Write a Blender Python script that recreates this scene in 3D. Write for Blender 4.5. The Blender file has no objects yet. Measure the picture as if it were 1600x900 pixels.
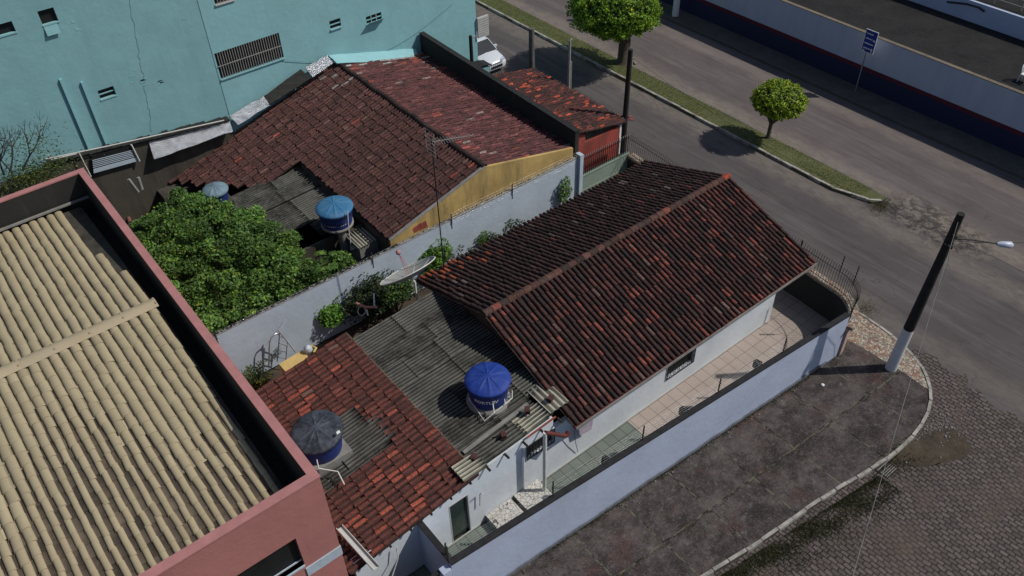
import bpy, math, random
import numpy as np
from mathutils import Vector, Matrix
random.seed(7); RNG = np.random.default_rng(7)
S = bpy.context.scene; C = S.collection
R = math.radians
# ------------------------------------------------------------------ camera, sky, sun, exposure
CAM_H = 24.0
CF, CP, CR, CHD = 1321.6, R(42.32), R(-1.533), R(37.88)
def _cam_axes():
    f = np.array([0, math.cos(CP), -math.sin(CP)]); x = np.array([1, 0, 0.]); u = np.cross(x, f)
    x2 = math.cos(CR)*x + math.sin(CR)*u; u2 = -math.sin(CR)*x + math.cos(CR)*u
    Z = np.array([[math.cos(CHD), math.sin(CHD), 0], [-math.sin(CHD), math.cos(CHD), 0], [0, 0, 1]])
    return Z@x2, Z@u2, Z@f
AX, AU, AF = _cam_axes()
cd = bpy.data.cameras.new('camera'); cam = bpy.data.objects.new('camera', cd); C.objects.link(cam)
cd.sensor_width = 36; cd.lens = CF/1600*36; cd.clip_end = 1000; cd.clip_start = .1
cam.matrix_world = Matrix(((AX[0], AU[0], -AF[0], 0), (AX[1], AU[1], -AF[1], 0), (AX[2], AU[2], -AF[2], CAM_H), (0, 0, 0, 1)))
S.camera = cam
SUN_AZ, SUN_EL = R(-37.5), R(48)
sv = Vector((math.cos(SUN_EL)*math.cos(SUN_AZ), math.cos(SUN_EL)*math.sin(SUN_AZ), math.sin(SUN_EL)))
W = bpy.data.worlds.new('World'); S.world = W; W.use_nodes = True
wn = W.node_tree.nodes; wn.clear()
wo = wn.new('ShaderNodeOutputWorld'); wb = wn.new('ShaderNodeBackground'); sk = wn.new('ShaderNodeTexSky')
sk.sky_type = 'NISHITA'; sk.sun_disc = False; sk.sun_elevation = SUN_EL; sk.sun_rotation = math.atan2(sv.x, sv.y)
wb.inputs['Strength'].default_value = .065
W.node_tree.links.new(sk.outputs[0], wb.inputs[0]); W.node_tree.links.new(wb.outputs[0], wo.inputs[0])
sl = bpy.data.lights.new('sun', 'SUN'); sl.energy = 3.0; sl.angle = R(.6); sl.color = (1, .95, .87)
so = bpy.data.objects.new('sun', sl); C.objects.link(so); so.location = (0, 0, 30)
so.rotation_euler = sv.to_track_quat('Z', 'Y').to_euler()
S.view_settings.view_transform = 'Standard'; S.view_settings.look = 'None'
S.view_settings.exposure = 0.12; S.view_settings.gamma = 1

# ------------------------------------------------------------------ measuring: a sight line of the photograph met with a known height or wall plane
def ray(px, py): return AF*CF + AX*(px-800) - AU*(py-450)
def P(px, py, z=0.):
    d = ray(px, py); t = (z-CAM_H)/d[2]; return np.array([t*d[0], t*d[1], z])
def PY(px, py, y):
    d = ray(px, py); t = y/d[1]; return np.array([t*d[0], y, CAM_H+t*d[2]])
def PX(px, py, x):
    d = ray(px, py); t = x/d[0]; return np.array([x, t*d[1], CAM_H+t*d[2]])

# ------------------------------------------------------------------ materials
class N:
    def __init__(s, name):
        s.m = bpy.data.materials.new(name); s.m.use_nodes = True; s.t = s.m.node_tree; s.t.nodes.clear()
        g = s.t.nodes.new('ShaderNodeNewGeometry'); s.pos = g.outputs['Position']
    def n(s, typ, **k):
        o = s.t.nodes.new('ShaderNode'+typ)
        for a, b in k.items(): setattr(o, a, b)
        return o
    def put(s, sock, v):
        if hasattr(v, 'is_output') or isinstance(v, bpy.types.NodeSocket): s.t.links.new(v, sock)
        elif isinstance(v, (tuple, list)) and len(v) == 3 and sock.type == 'RGBA': sock.default_value = (*v, 1)
        else: sock.default_value = v
    def noise(s, scale, detail=4, rough=.6, vec=None, dist=0.):
        o = s.n('TexNoise'); o.inputs['Scale'].default_value = scale; o.inputs['Detail'].default_value = detail
        o.inputs['Roughness'].default_value = rough; o.inputs['Distortion'].default_value = dist
        s.put(o.inputs['Vector'], vec or s.pos); return o.outputs['Fac']
    def noisec(s, scale, detail=2):
        o = s.n('TexNoise'); o.inputs['Scale'].default_value = scale; o.inputs['Detail'].default_value = detail
        s.put(o.inputs['Vector'], s.pos); return o.outputs['Color']
    def vor(s, scale, feature='F1', vec=None, rnd=1.):
        o = s.n('TexVoronoi', feature=feature); o.inputs['Scale'].default_value = scale; o.inputs['Randomness'].default_value = rnd
        s.put(o.inputs['Vector'], vec or s.pos); return o
    def map(s, scale=(1, 1, 1), rot=(0, 0, 0), loc=(0, 0, 0), vec=None):
        o = s.n('Mapping'); o.inputs['Scale'].default_value = scale; o.inputs['Rotation'].default_value = rot; o.inputs['Location'].default_value = loc
        s.put(o.inputs['Vector'], vec or s.pos); return o.outputs[0]
    def ramp(s, fac, stops, interp='LINEAR'):
        o = s.n('ValToRGB'); e = o.color_ramp.elements; o.color_ramp.interpolation = interp
        while len(e) < len(stops): e.new(.5)
        for i, (p, c) in enumerate(stops):
            e[i].position = p; e[i].color = (*c, 1) if isinstance(c, (tuple, list)) else (c, c, c, 1)
        s.put(o.inputs[0], fac); return o.outputs[0]
    def mix(s, fac, a, b, mode='MIX'):
        o = s.n('Mix', data_type='RGBA', blend_type=mode); s.put(o.inputs[0], fac); s.put(o.inputs[6], a); s.put(o.inputs[7], b); return o.outputs[2]
    def math(s, op, a, b=0., c=None):
        o = s.n('Math', operation=op); s.put(o.inputs[0], a); s.put(o.inputs[1], b)
        if c is not None: s.put(o.inputs[2], c)
        return o.outputs[0]
    def vadd(s, a, b, scale=1.):
        o = s.n('VectorMath', operation='MULTIPLY_ADD'); s.put(o.inputs[0], b); o.inputs[1].default_value = (scale,)*3; s.put(o.inputs[2], a); return o.outputs[0]
    def xyz(s, vec=None):
        o = s.n('SeparateXYZ'); s.put(o.inputs[0], vec or s.pos); return o.outputs
    def attr(s, name='Col'):
        o = s.n('Attribute'); o.attribute_name = name; return o.outputs['Color']
    def out(s, col, rough=.8, bump=None, bd=.02, bs=.6, metal=0., spec=.3, transl=None):
        b = s.n('BsdfPrincipled'); s.put(b.inputs['Base Color'], col); s.put(b.inputs['Roughness'], rough)
        b.inputs['Metallic'].default_value = metal; b.inputs['Specular IOR Level'].default_value = spec
        nrm = None
        if bump is not None:
            q = s.n('Bump'); q.inputs['Strength'].default_value = bs; q.inputs['Distance'].default_value = bd; s.put(q.inputs['Height'], bump)
            s.t.links.new(q.outputs[0], b.inputs['Normal'])
        o = s.n('OutputMaterial'); sh = b.outputs[0]
        if transl:
            t = s.n('BsdfTranslucent'); s.put(t.inputs[0], col); mx = s.n('MixShader'); mx.inputs[0].default_value = transl
            s.t.links.new(sh, mx.inputs[1]); s.t.links.new(t.outputs[0], mx.inputs[2]); sh = mx.outputs[0]
        s.t.links.new(sh, o.inputs[0]); return s.m
def mul(c, k): return tuple(min(1, v*k) for v in c)
def m_plain(name, c, var=.15, scale=3, rough=.7, bump=.3, bd=.005, metal=0., spec=.3):
    n = N(name); f = n.noise(scale, 5); f2 = n.noise(scale*9, 3)
    col = n.mix(n.ramp(f, [(.3, 0.), (.7, 1.)]), mul(c, 1-var), mul(c, 1+var)); col = n.mix(n.math('MULTIPLY', f2, .25), col, mul(c, .6))
    return n.out(col, rough, n.noise(scale*14, 3), bd, bump, metal, spec)
def m_plaster(name, c, stain=(.05, .045, .04), amt=.35, rough=.85, var=.12, lo=.55):
    n = N(name)
    big = n.noise(.7, 5, .6); st = n.noise(1.6, 6, .7, n.map((1, 1, .14)))
    col = n.mix(n.ramp(big, [(.3, 0.), (.7, 1.)]), mul(c, 1-var), mul(c, 1+var*.6))
    col = n.mix(n.math('MULTIPLY', n.ramp(st, [(lo, 0.), (lo+.25, 1.)]), amt), col, stain)
    col = n.mix(n.math('MULTIPLY', n.noise(30, 4, .8), .18), col, mul(c, .55))
    h = n.math('ADD', n.noise(45, 4), n.math('MULTIPLY', n.noise(4, 4), 2.))
    return n.out(col, rough, h, .012, .5)
def m_attr(name, rough=.85, dark=(.012, .01, .009), amt=.6, scale=5, lichen=None, bd=.01, lo=.45):
    n = N(name); a = n.attr(); f = n.noise(scale, 6, .75); f2 = n.noise(scale*4, 5, .8)
    col = n.mix(n.math('MULTIPLY', n.ramp(f, [(lo, 0.), (lo+.2, 1.)]), amt), a, dark)
    col = n.mix(n.ramp(f2, [(.44, 0.), (.66, .75)]), col, dark); f3 = n.noise(scale*3.1, 5, .8, n.map(loc=(5, 2, 9))); col = n.mix(n.ramp(f3, [(.52, 0.), (.66, .45)]), col, mul(dark, 3.5))
    if lichen:
        v = n.noise(scale*9, 3, .6, n.map(loc=(7, 3, 1))); col = n.mix(n.ramp(v, [(.66, 0.), (.72, .8)]), col, lichen)
    return n.out(col, rough, n.noise(60, 3), bd, .6)
M = {}
M['white'] = m_plaster('white_plaster', (.64, .69, .74), (.16, .15, .15), .22, lo=.6)
M['lilac'] = m_plaster('pale_blue_plaster', (.42, .48, .62), (.17, .17, .2), .22, lo=.58)
M['backw'] = m_plaster('pale_grey_blue_plaster', (.45, .52, .60), (.15, .16, .17), .3, lo=.56)
M['green'] = m_plaster('green_plaster', (.22, .28, .23), (.08, .09, .07), .45)
M['pink'] = m_plaster('pink_plaster', (.40, .170, .155), (.18, .08, .075), .35)
M['teal'] = m_plaster('teal_plaster', (.225, .435, .47), (.165, .34, .37), .5, var=.1, lo=.5)
M['teal2'] = m_plaster('light_teal_plaster', (.25, .485, .52), (.19, .385, .42), .45, var=.08, lo=.5)
M['yellow'] = m_plaster('stained_yellow_plaster', (.50, .35, .13), (.10, .08, .04), .75, var=.3, lo=.47)
M['redbrick'] = m_plaster('red_painted_brick', (.33, .065, .05), (.14, .05, .04), .9, var=.4, lo=.4)
M['mould_shade'] = m_plaster('black_mould_and_shade_render', (.028, .028, .026), (.09, .09, .085), .5, lo=.55)
M['oldwall'] = m_plaster('mossy_and_shaded_masonry', (.075, .068, .055), (.02, .018, .015), .8, lo=.42)
M['concrete'] = m_plain('weathered_concrete', (.22, .215, .20), .3, 2.5, .9)
M['concrete_d'] = m_plain('dark_concrete', (.11, .105, .10), .3, 3, .9)
M['coping'] = m_plain('black_stained_coping', (.022, .022, .024), .4, 5, .9)
M['steel'] = m_plain('black_painted_steel', (.02, .02, .022), .2, 8, .5)
M['alu'] = m_plain('aluminium', (.62, .62, .64), .2, 4, .35, metal=.8)
M['foil'] = m_plain('crumpled_foil', (.62, .64, .68), .3, 2.5, .3, bump=1., bd=.06, metal=.75)
M['pvc'] = m_plain('white_plastic_pipe', (.62, .62, .6), .15, 6, .45)
M['brownpipe'] = m_plain('brown_painted_gutter', (.12, .035, .03), .2, 6, .5)
M['bluetank'] = None
def m_dusty(name, c, dust, k, lo=.45):
    n = N(name); col = n.mix(n.ramp(n.noise(2.2, 7, .75), [(lo, 0.), (lo+.3, k)]), c, dust); col = n.mix(n.ramp(n.noise(11, 6, .8), [(.5, 0.), (.7, k*.6)]), col, dust)
    col = n.mix(n.ramp(n.noise(5, 6, .8, n.map(loc=(4, 4, 4))), [(.58, 0.), (.7, .5)]), col, mul(c, .4)); return n.out(col, .62, n.noise(20, 4), .004, .4)
M['bluelid'] = m_dusty('bright_blue_lid', (.008, .035, .24), (.05, .09, .25), .6)
M['bluetank'] = m_dusty('blue_polyethylene', (.010, .028, .17), (.06, .075, .13), .6)
M['fadedlid'] = m_dusty('faded_blue_lid', (.03, .14, .28), (.13, .22, .30), .6)
M['greylid'] = m_dusty('dusty_dark_lid', (.018, .022, .032), (.10, .125, .16), .8, .42)
M['navy'] = m_plain('dark_navy_band', (.012, .014, .035), .2, 4, .6)
M['wht'] = m_plain('white_paint', (.72, .72, .72), .08, 5, .5)
M['dark'] = m_plain('dark_interior', (.012, .013, .013), .3, 2, .6)
M['fish'] = m_plain('dull_grey_mesh', (.3, .3, .29), .2, 3, .6)
M['wood'] = m_plain('weathered_timber', (.16, .12, .085), .35, 4, .85)
M['bark'] = m_plain('bark', (.10, .085, .065), .4, 6, .95, bump=1., bd=.03)
M['signblue'] = m_plain('sign_blue', (.01, .03, .26), .1, 5, .4)
M['carwhite'] = m_plain('car_paint', (.62, .65, .70), .03, 2, .22, bump=0, spec=.6)
M['glass'] = m_plain('dark_glass', (.02, .025, .03), .2, 2, .08, bump=0, spec=.8)
M['rubber'] = m_plain('rubber', (.015, .015, .015), .2, 6, .8)
M['polew'] = m_plaster('white_painted_pole', (.62, .62, .64), (.2, .19, .18), .4)
M['poled'] = m_plain('dark_tarred_pole', (.022, .02, .019), .3, 5, .85)
M['lampglass'] = m_plain('pale_lamp_cover', (.5, .56, .68), .05, 5, .3)
M['glassgreen'] = m_plain('dark_green_glass_door', (.035, .055, .05), .4, 1.2, .18, bump=0, spec=.6)
M['frame'] = m_plain('pale_frame', (.5, .5, .48), .1, 5, .6)
M['bandlt'] = m_plaster('pale_blue_band', (.42, .50, .58), (.2, .2, .22), .3)
M['pinkwall'] = m_plaster('salmon_tiled_plinth', (.42, .30, .26), (.2, .16, .14), .35)
M['palm'] = m_plain('pink_parapet_cap', (.40, .18, .175), .15, 2, .85)
M['tile_main'] = m_attr('aged_clay_tiles', lichen=(.20, .15, .11), amt=.55, scale=6)
M['tile_old'] = m_attr('mossy_clay_tiles', lichen=(.16, .13, .10), amt=.6, scale=4)
M['tile_annex'] = m_attr('red_clay_tiles', lichen=(.2, .12, .09), amt=.5, scale=5)
n = N('beige_painted_tiles'); a_ = n.attr()
c_ = n.mix(n.math('MULTIPLY', n.ramp(n.noise(1.1, 6, .7), [(.45, 0.), (.7, 1.)]), .3), a_, (.30, .235, .145)); c_ = n.mix(n.math('MULTIPLY', n.ramp(n.noise(7, 6, .8), [(.58, 0.), (.68, 1.)]), .35), c_, (.20, .15, .10)); c_ = n.mix(n.ramp(n.noise(23, 3, .7), [(.69, 0.), (.72, .8)]), c_, (.06, .045, .035))
M['tile_beige'] = n.out(c_, .75, n.noise(18, 4), .006, .5)
def m_fibro(name, c=(.105, .105, .096), d=(.04, .041, .036), lo=.44):
    n = N(name); f = n.noise(1.3, 7, .72); g = n.noise(9, 5, .7, n.map((.5, 3, 1)))
    col = n.mix(n.ramp(f, [(lo, 0.), (lo+.25, 1.)]), c, d); col = n.mix(n.ramp(g, [(.5, 0.), (.75, .7)]), col, mul(c, 1.7))
    col = n.mix(n.math('MULTIPLY', n.ramp(n.noise(26, 4, .8), [(.45, 0.), (.65, .6)]), .6), col, d)
    col = n.mix(1., col, n.attr(), 'MULTIPLY')     # rib shading put into the colour: troughs darkened, crests lightened
    return n.out(col, .95, n.noise(40, 3), .01, .6)
M['fibro'] = m_fibro('weathered_fibre_cement'); M['fibrod'] = m_fibro('blackened_fibre_cement', (.11, .11, .10), (.022, .022, .019), .36)
M['fibrol'] = m_fibro('pale_fibre_cement', (.30, .29, .24), (.14, .13, .11), .55)
def m_asphalt(name, c, c2, sand=(.17, .145, .12), bands=()):
    n = N(name); f = n.noise(.35, 6, .65); h = n.noise(60, 3, .8)
    g = n.noise(1.1, 7, .75, n.map((1.3, .13, 1))); g2 = n.noise(3.2, 6, .75, n.map((1.2, .07, 1), loc=(4, 9, 0)))
    col = n.mix(n.ramp(f, [(.35, 0.), (.65, 1.)]), c, c2)
    col = n.mix(n.ramp(g, [(.48, 0.), (.68, .6)]), col, mul(c2, 1.8))
    col = n.mix(n.ramp(g2, [(.52, 0.), (.62, .5)]), col, mul(c, .58))
    col = n.mix(n.ramp(n.noise(.8, 7, .8, n.map((1, .5, 1), loc=(2, 5, 0))), [(.56, 0.), (.66, .35)]), col, mul(c, .55))
    x, y, z = n.xyz(n.vadd(n.pos, n.noisec(.9, 6), 1.5))
    for x0, x1_, k in bands:      # dust gathers along the kerbs
        b = n.math('MULTIPLY', n.ramp(n.math('DIVIDE', n.math('ABSOLUTE', n.math('SUBTRACT', x, x0+.75)), x1_), [(.25, 1.), (1., 0.)]), n.ramp(n.noise(5, 7, .8, n.map((1, .4, 1))), [(.35, .15), (.6, k)]))
        col = n.mix(b, col, sand)
    col = n.mix(n.math('MULTIPLY', h, .35), col, mul(c2, 1.8))
    col = n.mix(n.ramp(n.noise(3.5, 8, .85), [(.6, 0.), (.7, .35)]), col, sand)
    # broken, dusty surface off the tip of the median
    dd = n.n('VectorMath', operation='LENGTH'); n.put(dd.inputs[0], n.map((.62, .27, 0), (0, 0, R(8)), (-33.9*.62, -12.2*.27, 0), n.vadd(n.pos, n.noisec(1.1, 6), 2.0)) if 0 else n.map((.62, .27, 0), (0, 0, 0), (-34.6*.62, -13.0*.27, 0), n.vadd(n.pos, n.noisec(1.1, 6), 2.0)))
    pm = n.ramp(dd.outputs['Value'], [(.55, 1.), (.95, 0.)])
    col = n.mix(n.math('MULTIPLY', pm, .85), col, n.mix(n.ramp(n.noise(2.6, 8, .85), [(.45, 0.), (.56, 1.)]), mul(c, .45), sand))
    v = n.vor(.35, 'DISTANCE_TO_EDGE', n.vadd(n.pos, n.noisec(.8, 6), 1.8)).outputs['Distance']
    col = n.mix(n.math('MULTIPLY', n.ramp(v, [(.0, .6), (.006, 0.)]), n.ramp(n.noise(.3, 2), [(.5, 0.), (.6, 1.)])), col, mul(c, .5))
    return n.out(col, .93, h, .01, .5)
M['asphalt'] = m_asphalt('worn_asphalt', (.060, .054, .055), (.080, .070, .070), bands=((31.9, 1.0, .9), (26.6, .9, .6)))
M['asphalt2'] = m_asphalt('dusty_asphalt', (.082, .070, .070), (.105, .088, .086), (.2, .17, .14), bands=((34.1, 1.1, 1.), (38.9, .7, .55)))
def m_slabs():
    n = N('stained_slab_paving'); d = n.vadd(n.pos, n.noisec(2.2, 4), .09); x, y, z = n.xyz(d)
    def line(v, o, p, w):
        f = n.math('FRACT', n.math('DIVIDE', n.math('SUBTRACT', v, o), p)); a = n.math('ABSOLUTE', n.math('SUBTRACT', f, .5))
        return n.math('GREATER_THAN', a, .5-w/p)
    yy = n.math('ADD', y, n.math('MULTIPLY', x, .055))
    j = n.math('MAXIMUM', line(x, 14.44, 2.04, .03), line(yy, 9.16, 2.05, .028))
    f = n.noise(.8, 8, .75); g = n.noise(4, 8, .8)
    cell = n.n('TexWhiteNoise'); fl = n.n('VectorMath', operation='FLOOR'); n.put(fl.inputs[0], n.map((1/2.04, 1/2.05, 0), loc=(-14.44/2.04, -9.0/2.05, 0))); n.put(cell.inputs['Vector'], fl.outputs[0])
    col = n.mix(n.ramp(f, [(.40, 0.), (.58, 1.)]), (.022, .017, .016), (.088, .074, .070))
    col = n.mix(n.math('MULTIPLY', cell.outputs['Value'], .35), col, (.085, .072, .072))
    col = n.mix(n.ramp(g, [(.53, 0.), (.68, .8)]), col, (.165, .15, .14))
    col = n.mix(n.ramp(n.noise(1.5, 9, .85, n.map(loc=(9, 4, 0))), [(.49, 0.), (.60, .85)]), col, (.020, .016, .015))
    col = n.mix(n.ramp(n.noise(.6, 6, .8, n.map(loc=(1, 7, 0))), [(.53, 0.), (.64, .6)]), col, (.075, .035, .028))
    col = n.mix(n.ramp(n.noise(18, 6, .8), [(.55, 0.), (.64, .75)]), col, (.19, .17, .155))
    v = n.vor(.9, 'DISTANCE_TO_EDGE', n.vadd(n.pos, n.noisec(2, 6), .8)).outputs['Distance']
    col = n.mix(n.ramp(v, [(.0, .5), (.006, 0.)]), col, (.012, .011, .01))
    jc = n.mix(n.ramp(n.noise(3, 5), [(.42, 0.), (.55, 1.)]), (.010, .009, .008), (.12, .115, .075))
    col = n.mix(n.math('MULTIPLY', n.math('MULTIPLY', j, n.ramp(n.noise(2.3, 6, .8, n.map(loc=(3, 3, 3))), [(.34, .3), (.5, 1.)])), .95), col, jc)
    return n.out(col, .92, n.math('SUBTRACT', n.noise(30, 5, .8), n.math('MULTIPLY', j, 1.5)), .015, .6)
M['slabs'] = m_slabs()
def m_cobble():
    n = N('granite_setts'); d = n.vadd(n.pos, n.noisec(2.6, 4), .12)
    vec = n.map((1, 1, 1), (0, 0, R(86)), (0, 0, 0), d)
    b = n.n('TexBrick'); b.offset = .5; n.put(b.inputs['Vector'], vec)
    b.inputs['Scale'].default_value = 1; b.inputs['Brick Width'].default_value = .27; b.inputs['Row Height'].default_value = .155
    b.inputs['Mortar Size'].default_value = .024; b.inputs['Mortar Smooth'].default_value = .6; b.inputs['Bias'].default_value = 0
    b.inputs['Color1'].default_value = (.082, .067, .063, 1); b.inputs['Color2'].default_value = (.160, .130, .122, 1); b.inputs['Mortar'].default_value = (.022, .017, .015, 1)
    col = b.outputs[0]
    col = n.mix(n.math('MULTIPLY', n.ramp(n.noise(9, 6, .8), [(.4, 0.), (.65, 1.)]), .7), col, (.06, .05, .046))
    dirt = n.ramp(n.noise(.55, 7, .7, n.map(loc=(3, 8, 0))), [(.47, 0.), (.66, .8)])
    col = n.mix(dirt, col, n.mix(n.noise(7, 6, .8), (.06, .042, .034), (.15, .115, .095)))
    col = n.mix(n.ramp(n.noise(1.3, 6, .7, n.map(loc=(1, 2, 0))), [(.58, 0.), (.7, .5)]), col, (.04, .045, .02))
    h = n.math('SUBTRACT', n.math('MULTIPLY', n.noise(14, 4), .5), b.outputs['Fac'])
    return n.out(col, .9, h, .04, .9)
M['cobble'] = m_cobble()
def m_mosaic(name, scale, stops, grout, gw, rough=.6):
    n = N(name); d = n.vadd(n.pos, n.noisec(3, 2), .05)
    c = n.vor(scale, 'F1', d); e = n.vor(scale, 'DISTANCE_TO_EDGE', d)
    r = n.xyz(c.outputs['Color'])[0]
    col = n.ramp(r, stops, 'CONSTANT'); col = n.mix(n.math('MULTIPLY', n.noise(25, 4), .4), col, mul(grout, 1.2))
    col = n.mix(n.math('MULTIPLY', n.ramp(n.noise(1.3, 5, .7), [(.5, 0.), (.7, 1.)]), .35), col, (.10, .085, .07))
    col = n.mix(n.ramp(e.outputs['Distance'], [(gw*.6, 1.), (gw, 0.)]), col, grout)
    return n.out(col, rough, n.ramp(e.outputs['Distance'], [(0., 0.), (gw*1.5, 1.)]), .01, .5)
M['mosaic'] = m_mosaic('broken_tile_mosaic', 10, [(0., (.42, .36, .28)), (.3, (.30, .13, .085)), (.45, (.5, .44, .36)), (.7, (.38, .22, .15)), (.85, (.28, .25, .2))], (.11, .095, .075), .09)
M['crackle'] = m_mosaic('white_broken_tile', 7.5, [(0., (.60, .6, .56)), (.5, (.66, .64, .6))], (.09, .08, .075), .045)
def m_floor(name, c, c2, grout, p, w=.012, ox=0, oy=0, sub=False):
    n = N(name); x, y, z = n.xyz()
    def line(v, o, pp, w):
        f = n.math('FRACT', n.math('DIVIDE', n.math('SUBTRACT', v, o), pp)); a = n.math('ABSOLUTE', n.math('SUBTRACT', f, .5))
        return n.math('GREATER_THAN', a, .5-w/pp)
    j = n.math('MAXIMUM', line(x, ox, p, w), line(y, oy, p, w))
    col = n.mix(n.ramp(n.noise(.9, 5), [(.35, 0.), (.65, 1.)]), c, c2)
    if sub:
        j2 = n.math('MAXIMUM', line(x, ox, p/6, .007), line(y, oy, p/6, .007)); j2 = n.math('MULTIPLY', j2, n.ramp(n.noise(6, 2), [(.35, .2), (.6, 1.)]))
        col = n.mix(n.math('MULTIPLY', j2, .35), col, mul(c, .55))
    col = n.mix(n.math('MULTIPLY', n.noise(14, 6, .8), .3), col, mul(c, .5))
    col = n.mix(n.math('MULTIPLY', j, .8), col, grout)
    return n.out(col, .55, n.math('SUBTRACT', 1., j), .005, .4)
M['floorpink'] = m_floor('beige_yard_tiles', (.37, .31, .27), (.43, .36, .32), (.12, .105, .095), .48, .012, .1, .14, True)
M['floorgreen'] = m_floor('grey_green_yard_tiles', (.13, .16, .14), (.18, .21, .18), (.05, .058, .05), .40, .014, .05, .2)
def m_ground(name, c, c2, sc=1.2):
    n = N(name); col = n.mix(n.ramp(n.noise(sc, 8, .75), [(.35, 0.), (.65, 1.)]), c, c2)
    col = n.mix(n.ramp(n.noise(sc*9, 6, .8), [(.5, 0.), (.7, .6)]), col, mul(c2, 1.5))
    return n.out(col, .95, n.noise(25, 5, .8), .03, .7)
M['soil'] = m_ground('brown_soil', (.03, .024, .018), (.085, .065, .045))
M['sand'] = m_ground('dusty_sand', (.12, .098, .075), (.2, .165, .125), 2)
M['turf'] = m_ground('turf_soil', (.06, .082, .028), (.12, .115, .05), 1.5)
M['kerbw'] = m_plaster('whitewashed_kerb', (.42, .40, .36), (.09, .08, .07), .9, lo=.40)
M['kerbd'] = m_plaster('dark_kerb', (.10, .095, .085), (.03, .028, .025), .6)
M['farpath'] = m_ground('far_pavement', (.07, .064, .058), (.12, .108, .095))
M['darkyard'] = m_ground('dark_yard_slab', (.009, .0085, .009), (.024, .023, .023), .5)
n = N('leaves'); M['leaf'] = n.out(n.attr(), .5, spec=.35, transl=.22)
n = N('grass_blades'); M['grass'] = n.out(n.attr(), .7, transl=.2)
def m_white3():
    n = N('white_blue_red_wall'); x, y, z = n.xyz()
    base = n.mix(n.ramp(n.noise(1.2, 6, .7, n.map((1, 1, .2))), [(.4, 0.), (.7, 1.)]), (.40, .44, .56), (.34, .38, .5))
    base = n.mix(n.ramp(n.noise(14, 5, .8), [(.55, 0.), (.7, .25)]), base, (.12, .13, .18))
    r = n.math('LESS_THAN', z, 1.24); bl = n.math('LESS_THAN', z, 1.0)
    col = n.mix(r, base, (.085, .014, .026)); col = n.mix(bl, col, (.016, .022, .062))
    return n.out(col, .8, n.noise(40, 4), .01, .5)
M['wall3'] = m_white3()

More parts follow.
